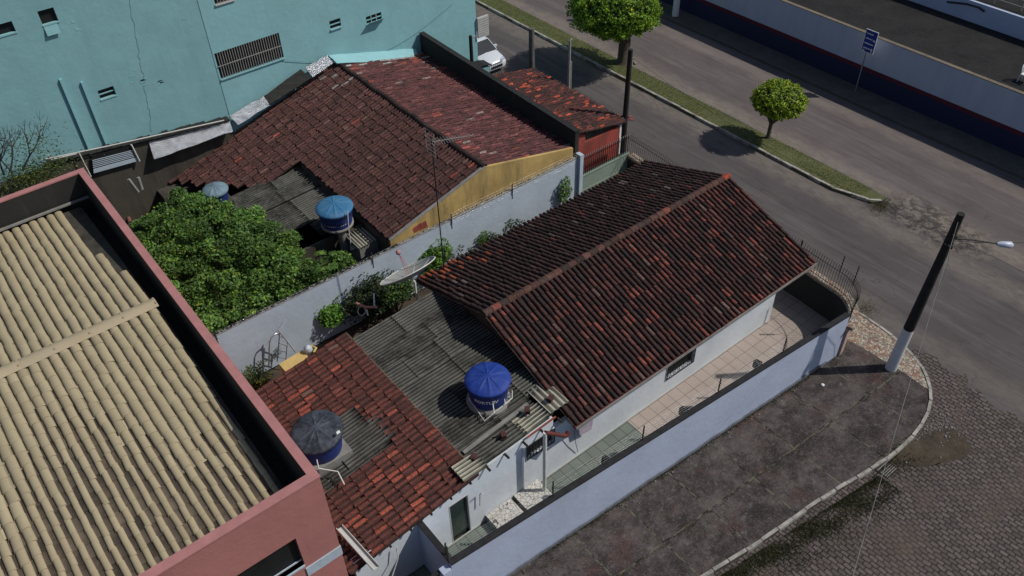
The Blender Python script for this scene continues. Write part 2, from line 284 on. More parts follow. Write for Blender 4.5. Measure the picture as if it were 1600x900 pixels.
# ------------------------------------------------------------------ mesh building
ORG = {}
class MB:
    def __init__(s): s.v = []; s.f = []; s.c = []; s.sm = []
    def add(s, vs, fs, col=None, smooth=False):
        o = len(s.v); s.v.extend([tuple(map(float, v)) for v in vs])
        for f in fs: s.f.append(tuple(i+o for i in f)); s.c.append(col or (1, 1, 1)); s.sm.append(smooth)
        return s
    def box(s, x0, x1, y0, y1, z0, z1, col=None):
        return s.add([(x, y, z) for z in (z0, z1) for x, y in ((x0, y0), (x1, y0), (x1, y1), (x0, y1))],
                     [(3, 2, 1, 0), (4, 5, 6, 7), (0, 1, 5, 4), (1, 2, 6, 5), (2, 3, 7, 6), (3, 0, 4, 7)], col)
    def prism(s, poly, z0, z1, col=None, mat=None):
        n = len(poly); zz = lambda z, i: z[i] if isinstance(z, (list, tuple)) else z
        vs = [(p[0], p[1], zz(z0, i)) for i, p in enumerate(poly)]+[(p[0], p[1], zz(z1, i)) for i, p in enumerate(poly)]
        a = sum(poly[i][0]*poly[(i+1) % n][1]-poly[(i+1) % n][0]*poly[i][1] for i in range(n))
        fs = [tuple(range(n-1, -1, -1)), tuple(range(n, 2*n))]+[(i, (i+1) % n, n+(i+1) % n, n+i) for i in range(n)]
        if a < 0: fs = [tuple(reversed(f)) for f in fs]
        return s.add(vs, fs, col)
    def slab(s, quad, th, nrm=None, col=None):
        """a sheet given by its corner points, thickened along its normal"""
        q = [Vector(p) for p in quad]; nn = Vector(nrm) if nrm else (q[1]-q[0]).cross(q[2]-q[0]).normalized()
        k = len(q); vs = [tuple(p) for p in q]+[tuple(p+nn*th) for p in q]
        return s.add(vs, [tuple(range(k-1, -1, -1)), tuple(range(k, 2*k))]+[(i, (i+1) % k, k+(i+1) % k, k+i) for i in range(k)], col)
    def tube(s, pts, r, n=6, col=None, cap=True, smooth=True):
        pts = [Vector(p) for p in pts]; rs = r if isinstance(r, (list, tuple)) else [r]*len(pts)
        o = []; up = None
        for i, p in enumerate(pts):
            t = (pts[min(i+1, len(pts)-1)]-pts[max(i-1, 0)]).normalized()
            a = t.cross(Vector((0, 0, 1)) if abs(t.z) < .95 else Vector((1, 0, 0))).normalized()
            if up is not None:
                a = (up-t*up.dot(t)); a = a.normalized() if a.length > 1e-4 else t.orthogonal().normalized()
            up = a; b = t.cross(a)
            o += [tuple(p+(a*math.cos(k*2*math.pi/n)+b*math.sin(k*2*math.pi/n))*rs[i]) for k in range(n)]
        m = len(pts); fs = [(i*n+k, i*n+(k+1) % n, (i+1)*n+(k+1) % n, (i+1)*n+k) for i in range(m-1) for k in range(n)]
        s.add(o, fs, col, smooth)
        if cap: s.add(o[:n], [tuple(range(n-1, -1, -1))], col); s.add(o[-n:], [tuple(range(n))], col)
        return s
    def lathe(s, c, prof, n=32, col=None, smooth=True):
        o = []; m = len(prof)
        for r, z in prof: o += [(c[0]+r*math.cos(k*2*math.pi/n), c[1]+r*math.sin(k*2*math.pi/n), c[2]+z) for k in range(n)]
        return s.add(o, [(i*n+k, i*n+(k+1) % n, (i+1)*n+(k+1) % n, (i+1)*n+k) for i in range(m-1) for k in range(n)], col, smooth)
    def build(s, name, mat, parent=None, org=None):
        me = bpy.data.meshes.new(name); v = np.array(s.v)
        if parent is not None: o = np.array(ORG[parent])
        elif org is not None: o = np.array(org, float)
        else: o = np.array([v[:, 0].mean(), v[:, 1].mean(), v[:, 2].min()])
        me.from_pydata((v-o).tolist(), [], s.f); me.update()
        if any(c != (1, 1, 1) for c in s.c[:400]) or any(c != (1, 1, 1) for c in s.c[::97]):
            at = me.color_attributes.new('Col', 'FLOAT_COLOR', 'CORNER')
            tot = np.array([len(f) for f in s.f]); cc = np.repeat(np.hstack([np.array(s.c), np.ones((len(s.c), 1))]), tot, axis=0)
            at.data.foreach_set('color', cc.astype(np.float32).ravel())
        me.polygons.foreach_set('use_smooth', s.sm)
        me.materials.append(M[mat] if isinstance(mat, str) else mat)
        ob = bpy.data.objects.new(name, me); C.objects.link(ob)
        if parent is not None: ob.parent = parent; ORG[ob] = ORG[parent]
        else: ob.location = o; ORG[ob] = tuple(o)
        return ob
def tag(o, label=None, cat=None, group=None, kind=None):
    if label: o['label'] = label
    if cat: o['category'] = cat
    if group: o['group'] = group
    if kind: o['kind'] = kind
    return o
def thing(name, label, cat, loc, group=None):
    o = bpy.data.objects.new(name, None); o.empty_display_size = .2; C.objects.link(o); o.location = loc; ORG[o] = tuple(loc)
    return tag(o, label, cat, group)
def struct(name, mb, mat): return tag(mb.build(name, mat), kind='structure')
def copy_tree(o, loc, label=None):
    c = o.copy(); C.objects.link(c); c.location = loc; ORG[c] = tuple(loc)
    if label: c['label'] = label
    def rec(a, b):
        for ch in list(a.children):
            if ch.name in seen: continue
            d = ch.copy(); C.objects.link(d); d.parent = b; rec(ch, d)
    seen = set(); rec(o, c); return c
def wall_x(mb, x0, x1, y0, y1, z0, z1, holes=(), ztop=None):
    """wall running along X between y0 and y1 with rectangular holes (xa, xb, za, zb)"""
    xs = sorted({x0, x1, *[h[0] for h in holes], *[h[1] for h in holes]})
    for a, b in zip(xs, xs[1:]):
        cuts = sorted([(h[2], h[3]) for h in holes if h[0] <= a and h[1] >= b]); z = z0
        for lo, hi in cuts:
            if lo > z: mb.box(a, b, y0, y1, z, lo)
            z = hi
        if z < z1: mb.box(a, b, y0, y1, z, z1)
    return mb
def leaves(pts, size, cols, flat=.3, nrm=None, asp=1.7, jit=.35):
    """many small bent leaf faces at the points; returns vertex list, faces, colours for MB"""
    mb = MB(); n = len(pts); pts = np.asarray(pts)
    a = RNG.normal(size=(n, 3)); a[:, 2] *= flat; a /= np.linalg.norm(a, axis=1)[:, None]
    up = RNG.normal(size=(n, 3))*.6 + (np.array([0, 0, 1.]) if nrm is None else nrm*1.0); b = np.cross(a, up); b /= np.linalg.norm(b, axis=1)[:, None]+1e-9
    sz = size*(1+jit*RNG.uniform(-1, 1, n)); c = np.cross(a, b)
    V = np.empty((n, 4, 3)); L = a*sz[:, None]; Wd = b*sz[:, None]/asp
    V[:, 0] = pts-L*.5; V[:, 1] = pts+Wd*.5+c*sz[:, None]*.08; V[:, 2] = pts+L*.5; V[:, 3] = pts-Wd*.5+c*sz[:, None]*.08
    mb.v = [tuple(x) for x in V.reshape(-1, 3)]; mb.f = [(4*i, 4*i+1, 4*i+2, 4*i+3) for i in range(n)]
    mb.c = [tuple(x) for x in cols]; mb.sm = [False]*n
    return mb
def leafcols(n, base, var=.35, yel=.12):
    k = RNG.lognormal(0, var, (n, 1)); c = np.array(base)[None, :]*k
    y = RNG.random((n, 1)) < yel; c = np.where(y, c*np.array([1.9, 1.4, .8]), c); return np.clip(c, .002, .6)
SPEC = {}
# ------------------------------------------------------------------ ground, roads
g = MB(); g.add([(-250, -250, -.16), (300, -250, -.16), (300, 300, -.16), (-250, 300, -.16)], [(0, 1, 2, 3)]); struct('ground', g, 'soil')
g = MB(); g.prism([(40.1, -40), (40.1, 120), (26.0, 120), (26.0, 8.5), (24.6, 7.6), (24.6, -40)], -.158, -.130); struct('avenue', g, 'asphalt')
g = MB(); g.prism([(33.55, -40), (40.1, -40), (40.1, 120), (33.55, 120)], -.128, -.124); struct('far_lane', g, 'asphalt2')
g = MB(); e = [(26.25, 7.35)]+[(25.85+.22*math.sin(i*.37)+.14*math.sin(i*1.3+1)+.10*math.sin(i*4.3)+.06*math.sin(i*7.9), 7.2-i*.2) for i in range(1, 90)]
g.prism([(-30, -10), (25.9, -10.2)]+e[::-1]+[(26.0, 8.1), (20, 9.0), (-30, 12)], -.155, -.1225); struct('side_street', g, 'cobble')
# pavement round the corner: kerb line measured on the photograph
kerb = [P(*q, 0)[:2] for q in [(700, 1140), (1165, 865), (1215, 830), (1290, 777), (1385, 722), (1430, 683), (1452, 650), (1459, 620), (1450, 585), (1430, 555), (1400, 527), (1370, 505), (1337, 485)]]
def smooth_line(pts, it=2):
    pts = [np.array(p, float) for p in pts]
    for _ in range(it):
        q = [pts[0]]
        for a, b in zip(pts, pts[1:]): q += [a*.75+b*.25, a*.25+b*.75]
        pts = q+[pts[-1]]
    return pts
kerb = smooth_line(kerb, 2)
kerb_end = kerb[-1]
fw = lambda x: 10.45-.0585*(x-11.77)          # outer face of the front wall
arc = [(23.2+1.62*math.cos(a), 11.38+1.62*math.sin(a)) for a in np.linspace(R(-78), R(0), 10)]
kerb.append(np.array([26.0, 12.5])); kerb.append(np.array([26.05, 60.]))
poly = [tuple(p) for p in kerb]+[(24.6, 60), (24.6, 12), (23.2, 10.2), (22.5, 10.1), (0, 11.3)]
g = MB(); g.prism(poly, -.15, 0.); struct('sidewalk', g, 'slabs')
# mosaic pavement along the avenue side
mq = [P(*q, 0)[:2] for q in [(1318, 529), (1345, 542), (1378, 562), (1412, 582), (1446, 606)]]
k0 = [tuple(p) for p in kerb if p[1] > P(1455, 612, 0)[1]-.05 and p[0] > 24.5]
poly = [tuple(p) for p in mq]+[(k[0]-.08, k[1]) for k in k0 if k[1] < 50]+[(25.95, 50), (24.9, 50), (24.9, 12)]
g = MB(); g.prism(poly, -.02, .006); struct('mosaic_pavement', g, 'mosaic')
# whitewashed kerb stones: one strip, butt-jointed blocks with small gaps
def kerbs(line, name, mat, w=.12, z0=-.16, z1=.03, L=.75, gap=.03, side=1, seed=3):
    rr = random.Random(seed); mb = MB(); pts = [np.array(p, float) for p in line]
    seg = [0]; 
    for a, b in zip(pts, pts[1:]): seg.append(seg[-1]+np.linalg.norm(b-a))
    def at(s):
        for i in range(len(pts)-1):
            if s <= seg[i+1]: t = (s-seg[i])/(seg[i+1]-seg[i]+1e-9); d = (pts[i+1]-pts[i]); return pts[i]+d*t, d/np.linalg.norm(d)
        d = pts[-1]-pts[-2]; return pts[-1], d/np.linalg.norm(d)
    s_ = 0
    while s_ < seg[-1]-.1:
        l = L*rr.uniform(.7, 1.2); a, da = at(s_); b, db = at(min(s_+l-gap, seg[-1])); j = rr.uniform(-.012, .012); dz = rr.uniform(-.012, .012)
        na = np.array([-da[1], da[0]])*side; nb = np.array([-db[1], db[0]])*side
        mb.prism([tuple(a+na*j), tuple(b+nb*j), tuple(b+nb*(w+j)), tuple(a+na*(w+j))], z0, z1+dz); s_ += l
    return struct(name, mb, mat)
kerbs([p for p in kerb if p[1] < 14], 'kerb', 'kerbw', .11, L=.62)
kerbs([(26.05, 14), (26.05, 60)], 'kerb', 'kerbd', .12, seed=5)
# median with grass
med = [(32.36, 60)]+[(32.36, 16.4)]+[tuple(P(*q, 0)[:2]) for q in [(1345, 308), (1362, 315), (1378, 314)]]+[tuple(P(*q, 0)[:2]) for q in [(1382, 308), (1370, 298)]]+[(33.80, 17.), (33.80, 60)]
g = MB(); g.prism(med, -.15, -.03); struct('median', g, 'turf')
kerbs(med[:4]+[med[4]], 'kerb', 'kerbw', .13, z1=.02, L=.95, side=1, seed=8)
kerbs(med[::-1][:4], 'kerb', 'kerbd', .07, z1=-.035, L=.95, side=-1, seed=9)
def blades(pts, h, base, var=.35, w=.35):
    mb = MB(); n_ = len(pts); pts = np.asarray(pts)
    if pts.shape[1] == 2: pts = np.hstack([pts, np.zeros((n_, 1))])
    a = RNG.uniform(0, 6.28, n_); hh = h*RNG.uniform(.5, 1.4, n_); ln = RNG.normal(0, .5, (n_, 2))*hh[:, None]
    dx = np.cos(a)*hh*w; dy = np.sin(a)*hh*w; V = np.empty((n_, 3, 3))
    V[:, 0] = pts+np.stack([dx, dy, 0*dx], 1); V[:, 1] = pts-np.stack([dx, dy, 0*dx], 1); V[:, 2] = pts+np.hstack([ln, hh[:, None]])
    mb.v = [tuple(x) for x in V.reshape(-1, 3)]; mb.f = [(3*i, 3*i+1, 3*i+2) for i in range(n_)]; mb.c = [tuple(x) for x in leafcols(n_, base, var, .2)]; mb.sm = [False]*n_
    return mb
gp = np.stack([RNG.uniform(32.5, 33.84, 30000), RNG.uniform(15.2, 48, 30000), np.full(30000, -.03)], 1)
den = np.sin(gp[:, 1]*1.3+2*np.sin(gp[:, 0]*3))+np.sin(gp[:, 1]*.47+1)+RNG.normal(0, .8, 30000); gp = gp[den > -.9]
tag(blades(gp, .032, (.095, .135, .035)).build('grass', 'grass'), 'short worn green grass along the median strip', 'grass', kind='stuff')
# weeds in the gutter by the lower kerb and at the sett edge
wp = []
for _ in range(34000):
    t = random.random(); a = P(1080, 922, 0); b = P(1372, 738, 0); p = a+(b-a)*t; off = abs(random.gauss(0, .55))*(1 if t > .25 else .8)
    q = p[:2]+np.array([.05, -1])*(.06+off); nz = math.sin(q[0]*4+q[1]*3)+math.sin(q[1]*9+q[0]*2)
    if nz+random.gauss(0, 1.2) > -1.1+off: wp.append((q[0], q[1], -.122))
for _ in range(1800):
    p = P(1395+random.gauss(0, 28), 725+random.gauss(0, 12), -.12); 
    wp.append((p[0], min(p[1], 5.7), -.122))
tag(blades(wp, .036, (.05, .06, .026)).build('grass', 'grass'), 'low weeds growing through the setts along the lower kerb', 'grass', kind='stuff')
wp = []
for _ in range(2600):
    p = P(1376+random.gauss(0, 10), 320+random.gauss(0, 7), -.12); wp.append(tuple(p))
for _ in range(900):
    p = P(1352+random.gauss(0, 12), 483+random.gauss(0, 8), -.12)
    if p[0] > 26.1: wp.append(tuple(p))
tag(blades(wp, .03, (.09, .10, .04)).build('grass', 'grass'), 'thin grass straggling off the rounded tip of the median', 'grass', kind='stuff')
wp = []
for _ in range(2600):
    x = random.uniform(9, 22.3); wp.append((x, fw(x)-.03-abs(random.gauss(0, .07)), .003))
for j in (8.1, 6.15):
    for _ in range(500):
        x = random.uniform(10, 22.5); wp.append((x, j+.03*math.sin(x*5)-(x-17)*.055+random.gauss(0, .02), .003))
tag(blades(wp, .035, (.05, .055, .02)).build('weeds', 'grass'), 'tiny weeds in the paving joints below the pale blue wall', 'weeds', kind='stuff')
# dirt patch on the setts by the corner
dp = [P(*q, -.12)[:2] for q in [(1392, 700), (1430, 690), (1462, 672), (1490, 668), (1516, 690), (1520, 712), (1480, 722), (1450, 730), (1415, 728), (1388, 722)]]
g = MB(); g.prism([tuple(p+np.array([.07*math.sin(i*1.9)+.05*math.sin(i*4.1), .06*math.cos(i*2.7)])) for i, p in enumerate(smooth_line(dp+[dp[0]], 3)[:-1])], -.14, -.116); struct('dirt_patch', g, 'soil')
# far pavement
g = MB(); g.prism([(40.1, -40), (41.65, -40), (41.65, 120), (40.1, 120)], -.15, 0.); struct('far_pavement', g, 'farpath')
kerbs([(40.0, -5), (40.02, 12), (39.92, 17.5), (40.02, 24), (40.05, 60)], 'kerb', 'kerbd', .12, z1=.02, L=.9, side=-1, seed=12)
# drain grate
d0 = P(1385, 733, -.13)
t = thing('drain_grate', 'square iron storm drain grate in the setts beside the kerb', 'drain', (d0[0], d0[1], -.122))
g = MB(); g.box(d0[0]-.31, d0[0]+.31, d0[1]-.24, d0[1]+.24, -.121, -.119); g.build('pit', 'dark', t)
g = MB()
for x in (-.33, .29): g.box(d0[0]+x, d0[0]+x+.04, d0[1]-.26, d0[1]+.26, -.122, -.105)
for y in (-.26, .22): g.box(d0[0]-.29, d0[0]+.29, d0[1]+y, d0[1]+y+.04, -.122, -.105)
g.build('frame', 'steel', t)
g = MB()
for k in range(6): g.box(d0[0]-.29, d0[0]+.29, d0[1]-.21+k*.07, d0[1]-.18+k*.07, -.118, -.107)
g.build('bars', 'concrete', t)

# ------------------------------------------------------------------ tile roofs
def tiles(mb, O, U, V, nu, nv, pitch, L, colf, inside=None, r=None, jit=.012, chan=(.03, .022, .018), chw=.55, seed=1, seg=6, taper=.82, h=.85, step=1., chd=.05, rf=None, rj=0.):
    rr = random.Random(seed); O, U, V = Vector(O), Vector(U).normalized(), Vector(V).normalized(); Nn = U.cross(V); 
    if Nn.z < 0: Nn = -Nn
    r = r or pitch*.36
    for i in range(nu):
        du = rr.gauss(0, jit*.4); dj = rr.uniform(-.5, .5)*rj
        for j in range(nv):
            if inside and not inside((i+.5)*pitch, (j+.5)*L, i, j): continue
            cs = colf(i, j, rr); ju = rr.gauss(0, jit); jv = rr.gauss(0, jit*1.6); jz = rr.gauss(0, jit*.35)
            c = O+U*((i+.5)*pitch+du+ju); rot = rr.gauss(0, .02)
            rows = [(0., r*taper, 0.), (.55, r*(taper+(1-taper)*.55), .012), (1.12, r, .026)]
            vs = []
            rk = (rf(i, j) if rf else 1.)
            for (t_, rad, zz) in rows:
                rad *= rk
                b = c+V*((j+t_+dj)*L+jv)+U*(rot*t_*L)+Nn*(zz*step+jz)
                vs += [tuple(b+U*(math.cos(a)*rad)+Nn*(math.sin(a)*rad*h)) for a in [math.pi*k/seg for k in range(seg+1)]]
            m = seg+1
            for q in range(2):
                mb.add(vs[q*m:(q+2)*m], [(k, m+k, m+k+1, k+1) for k in range(seg)], cs[q] if isinstance(cs, list) else cs, True)
            mb.add([tuple(c+V*(j+1.12)*L+U*(rot*L)+Nn*(.0))]+vs[2*m:], [(0, k+2, k+1) for k in range(seg)], mul(cs[-1] if isinstance(cs, list) else cs, .7))
            # channel tile between
            w = pitch*chw; cc = O+U*(i*pitch+du); k_ = rr.uniform(.6, 1.5); ch = mul(chan(i, j, rr) if callable(chan) else chan, k_); vs = []
            for (t_, zz) in ((0., -.012), (1.02, .006)):
                b = cc+V*(j+t_)*L+Nn*(zz+.03)
                vs += [tuple(b+U*(-w*.5*math.cos(a))-Nn*(math.sin(a)*chd)) for a in [math.pi*k/4 for k in range(5)]]
            mb.add(vs, [(k, 5+k, 6+k, k+1) for k in range(4)], ch, True)
    return mb
def pick(rr, table):
    t = rr.random()*sum(w for w, _ in table)
    for w, c in table:
        t -= w
        if t <= 0: return c
    return table[-1][1]
def jitc(c, rr, v=.25):
    k = rr.lognormvariate(0, v); return tuple(max(.004, min(.8, x*k)) for x in c)
def col_front(i, j, rr):
    a = jitc(pick(rr, [(6, (.070, .027, .023)), (5, (.042, .022, .020)), (4, (.11, .038, .031)), (1.0, (.17, .058, .044)), (.4, (.17, .10, .08))]), rr, .2)
    b = a
    if rr.random() < .08: b = jitc((.22, .06, .042), rr)
    if rr.random() < .02: a = b = jitc((.28, .072, .05), rr, .15)
    return [a, b]
def col_back(i, j, rr):
    return jitc(pick(rr, [(7, (.044, .021, .020)), (5, (.060, .028, .026)), (1.5, (.085, .036, .031)), (.3, (.17, .045, .035)), (.3, (.15, .11, .10))]), rr, .2)
def col_annex(i, j, rr):
    return jitc(pick(rr, [(7, (.15, .045, .034)), (4, (.115, .038, .031)), (3, (.18, .053, .040)), (.3, (.36, .085, .055)), (.15, (.18, .10, .075))]), rr, .13)
def col_old(i, j, rr):
    return jitc(pick(rr, [(6, (.125, .050, .045)), (4, (.095, .041, .037)), (3, (.15, .058, .05)), (.5, (.17, .09, .075)), (.07, (.36, .08, .06))]), rr, .13)
def col_old2(i, j, rr):
    return jitc(pick(rr, [(5, (.145, .046, .048)), (3, (.105, .040, .041)), (3, (.17, .057, .057)), (.7, (.22, .085, .08)), (.2, (.38, .09, .075)), (.12, (.32, .24, .22))]), rr, .16)
def col_red(i, j, rr):
    return jitc(pick(rr, [(5, (.075, .028, .025)), (4, (.12, .034, .028)), (2, (.045, .024, .022)), (1.2, (.50, .09, .045)), (1, (.24, .055, .035))]), rr, .2)

# ------------------------------------------------------------------ the white house with the big gabled roof
H = thing('house', 'low white corner house under the big dark clay gable roof, with a lower tiled wing', 'house', (13, 16.5, 0))
RX0, RX1, YE, YR, YB, ZE, ZR = 11.80, 24.22, 12.18, 16.74, 21.05, 2.70, 4.20
Lf = math.hypot(YR-YE, ZR-ZE); nf = 13
mb = MB(); tiles(mb, (RX0, YR-.05, ZR+.02), (1, 0, 0), (0, YE-YR, ZE-ZR), 59, nf, (RX1-RX0)/59, Lf/nf, col_front, seed=3, jit=.008, chan=(.034, .017, .015))
mb.build('front_roof', 'tile_main', H)
Lb = math.hypot(YB-YR, ZR-ZE); nb = 12
mb = MB(); tiles(mb, (RX0, YR+.05, ZR+.02), (1, 0, 0), (0, YB-YR, ZE-ZR), 59, nb, (RX1-RX0)/59, Lb/nb, col_back, seed=4, chan=(.024, .014, .013),
      inside=lambda u, v, i, j: True)
# fresher orange tiles at the back left corner, as loose replacements
for (i, j) in ((1, 11), (2, 11), (3, 11), (4, 10), (5, 10), (6, 11), (7, 11), (8, 11), (7, 9), (8, 10), (3, 9), (10, 10), (11, 8), (4, 8), (13, 9)):
    tiles(mb, (RX0+i*.2105, YR+.05+j*Lb/nb*.945, ZR+.045-j*Lb/nb*.33), (1, 0, 0), (0, YB-YR, ZE-ZR), 1, 1, .2105, Lb/nb, lambda a, b, r_: jitc((.40, .10, .045), r_, .15), seed=i+j)
mb.build('rear_roof', 'tile_main', H)
mb = MB(); mb.slab([(RX0, YE+.02, ZE-.05), (RX1, YE+.02, ZE-.05), (RX1, YR, ZR-.05), (RX0, YR, ZR-.05)], .03); mb.slab([(RX0, YR, ZR-.05), (RX1, YR, ZR-.05), (RX1, YB-.02, ZE-.05), (RX0, YB-.02, ZE-.05)], .03)
mb.build('roof_deck', 'wood', H)
mb = MB(); rr = random.Random(5)
for k in range(36):
    x = RX0-.02+k*(RX1-RX0)/36; L_ = (RX1-RX0)/36*1.12; c = jitc(pick(rr, [(4, (.10, .045, .035)), (3, (.06, .034, .028)), (1.2, (.22, .065, .045))]), rr)
    if k > 34: c = (.42, .07, .035)
    r0, r1 = .13, .115; vs = []
    for (xx, ra) in ((x, r0), (x+L_, r1)):
        vs += [(xx, YR+math.cos(a)*ra*1.15, ZR+.03+math.sin(a)*ra+rr.gauss(0, .004)) for a in [math.pi*q/7 for q in range(8)]]
    mb.add(vs, [(q, q+1, 9+q, 8+q) for q in range(7)], c, True)
    mb.add([(x, YR, ZR)]+vs[:8], [(0, q+2, q+1) for q in range(7)], mul(c, .6))
mb.build('ridge_cap', 'tile_main', H)
# walls
WY = 12.65
holes = [(7.2, 7.93, .0, 2.05), (10.25, 11.38, 1.78, 2.42), (16.78, 18.2, .86, 1.75)]
mb = MB(); wall_x(mb, 3.95, 12.1, WY, WY+.18, 0, 2.40, [h for h in holes if h[0] < 12]); wall_x(mb, 12.1, 22.84, WY, WY+.18, 0, 2.62, [holes[2]])
mb.prism([(3.95, WY), (11.35, WY), (11.35, WY+.18), (3.95, WY+.18)], 2.40, [2.40, 2.97, 2.97, 2.40])
mb.box(22.66, 22.84, WY+.18, 20.5, 0, 2.62); mb.box(12.1, 22.84, 20.5, 20.68, 0, 2.62); mb.box(3.95, 12.1, 20.0, 20.15, 0, 2.4)
mb.build('wall', 'white', H)
for x in (12.1, 22.66): mb = MB(); mb.add([(x, WY+.18, 2.62), (x, 20.5, 2.62), (x, YR, ZR-.1), (x+.18, WY+.18, 2.62), (x+.18, 20.5, 2.62), (x+.18, YR, ZR-.1)], [(0, 2, 1), (3, 4, 5), (0, 3, 5, 2), (2, 5, 4, 1)]); mb.build('gable_wall', 'oldwall', H)  # gable lies in shade; that darkness is put into its wall colour
mb = MB(); mb.box(12.1, 12.28, WY+.18, 20.5, 0, 2.615); mb.build('partition_wall', 'oldwall', H)
mb = MB(); mb.box(3.97, 22.7, WY-.016, WY, 0, .07); mb.build('skirting', 'frame', H)
# fascia and gutter at the front eave
mb = MB(); mb.box(RX0+.02, RX1, YE+.10, YE+.13, ZE-.17, ZE-.04); mb.build('fascia', 'frame', H); MB().box(RX0+.02, RX1, YE-.12, YE-.09, ZE-.16, ZE-.05).build('gutter_lip', M['concrete'], H); MB().box(RX0+.02, RX1, YE-.09, YE+.09, ZE-.17, ZE-.14).build('gutter', 'brownpipe', H)
mb = MB(); mb.box(RX0+.02, RX1-.05, YE+.14, WY+.05, ZE-.16, ZE-.13); mb.build('soffit', 'white', H)
mb = MB()
pa = PY(885, 681, 12.1); pb = PY(851.5, 676, 12.15)
mb.tube([pa, (pa[0]+.12, 12.12, pa[2]+.1)], .085, 10); mb.tube([pa, pb], .07, 10); mb.build('gutter_elbow', 'brownpipe', H)
mb = MB(); mb.tube([(pb[0], 12.15, pb[2]), (pb[0], 12.15, .02)], .065, 10); mb.build('downpipe', 'pvc', H)
mb = MB(); mb.tube([(10.08, WY-.03, 2.5), (10.1, WY-.03, .9), (10.1, WY-.03, .02)], .018, 6); mb.build('water_pipe', 'pvc', H); mb = MB(); mb.tube([PY(750, 790, WY-.1), PY(750, 772, WY-.1), PY(754, 771, WY-.25)], .02, 6); mb.build('tap', 'pvc', H)
def grille_window(par, x0, x1, z0, z1, y, nb_, diag=False):
    mb = MB(); mb.box(x0+.003, x1-.003, y+.1, y+.12, z0+.003, z1-.003); w = mb.build('window', 'dark', par)
    mb = MB()
    for a in (x0-.02, x1-.01): mb.box(a, a+.03, y-.05, y-.02, z0-.03, z1+.03)
    for a in (z0-.03, z1): mb.box(x0+.01, x1-.01, y-.05, y-.02, a, a+.03)
    if diag:
        for k in range(nb_):
            x = x0+(x1-x0)*(k+.5)/nb_; mb.tube([(x, y-.035, z0), (x, y-.035, z1)], .008, 4)
        for k in range(6):
            xa = x0+(x1-x0)*k/6; xb = x0+(x1-x0)*(k+1)/6; zm = (z0+z1)/2
            mb.tube([(xa, y-.035, zm), ((xa+xb)/2, y-.035, z1), (xb, y-.035, zm), ((xa+xb)/2, y-.035, z0), (xa, y-.035, zm)], .008, 4)
    else:
        for k in range(1, nb_): x = x0+(x1-x0)*k/nb_; mb.box(x-.008, x+.008, y-.043, y-.027, z0, z1)
        for f in (.33, .66): z = z0+(z1-z0)*f; mb.box(x0+.01, x1-.01, y-.041, y-.03, z-.008, z+.008)
    mb.build('grille', 'steel', w); return w
grille_window(H, 10.25, 11.38, 1.78, 2.42, WY, 9); grille_window(H, 16.78, 18.2, .86, 1.75, WY, 14, True)
mb = MB(); mb.box(7.21, 7.92, WY+.08, WY+.11, .02, 2.04); d = mb.build('door', 'glassgreen', H)
mb = MB(); mb.box(7.9, 7.93, WY-.01, WY+.1, 0, 2.05); mb.box(7.2, 7.23, WY-.01, WY+.1, 0, 2.05); mb.box(7.23, 7.9, WY-.01, WY+.08, 2.02, 2.05); mb.build('door_frame', 'frame', d)
# lower wing: clay tiles sloping down towards the pink building
ZT = lambda x: 2.35+.145*(x-4.0)
nu = 37; mb = MB(); ln = math.hypot(4.5, .145*4.5); nv = 11
rx = (20.2-12.45)/nu
fresh = set(); r2 = random.Random(11)
spec = {(1, 5), (1, 4), (2, 4), (2, 7), (3, 6), (5, 3), (5, 2), (4, 8), (5, 8), (7, 4), (6, 4), (8, 5), (9, 3), (3, 3), (26, 5), (26, 6), (27, 8), (25, 4), (24, 5), (23, 6), (22, 5), (11, 8), (12, 8), (10, 7), (14, 9), (15, 9), (13, 8), (16, 10), (29, 3)}
def colax(i, j, rr):
    if (round(i*31/37), j) in spec and rr.random() < .8: return jitc((.36, .088, .055), rr, .12)
    return col_annex(i, j, rr)
tiles(mb, (8.25, 12.45, ZT(8.25)+.03), (0, 1, 0), (-1, 0, -.145), nu, nv, rx, ln/nv, colax, seed=8, chan=(.055, .022, .018),
      inside=lambda u, v, i, j: not (13 <= i <= 20 and 3 <= j <= 8 and not (i > 18 and j < 4)))
mb.build('wing_tiles', 'tile_annex', H)
mb = MB(); mb.slab([(3.85, 12.5, ZT(3.85)-.04), (8.3, 12.5, ZT(8.3)-.04), (8.3, 20.2, ZT(8.3)-.04), (3.85, 20.2, ZT(3.85)-.04)], .03); mb.build('wing_deck', 'wood', H)
for k in range(11): x = 4.3+k*.72; mb = MB(); mb.box(x, x+.06, 12.42, 12.64, ZT(x)-.13 if x < 8.2 else 2.80, ZT(x)-.06 if x < 8.2 else 2.86); mb.build('rafter_end', 'poled', H)
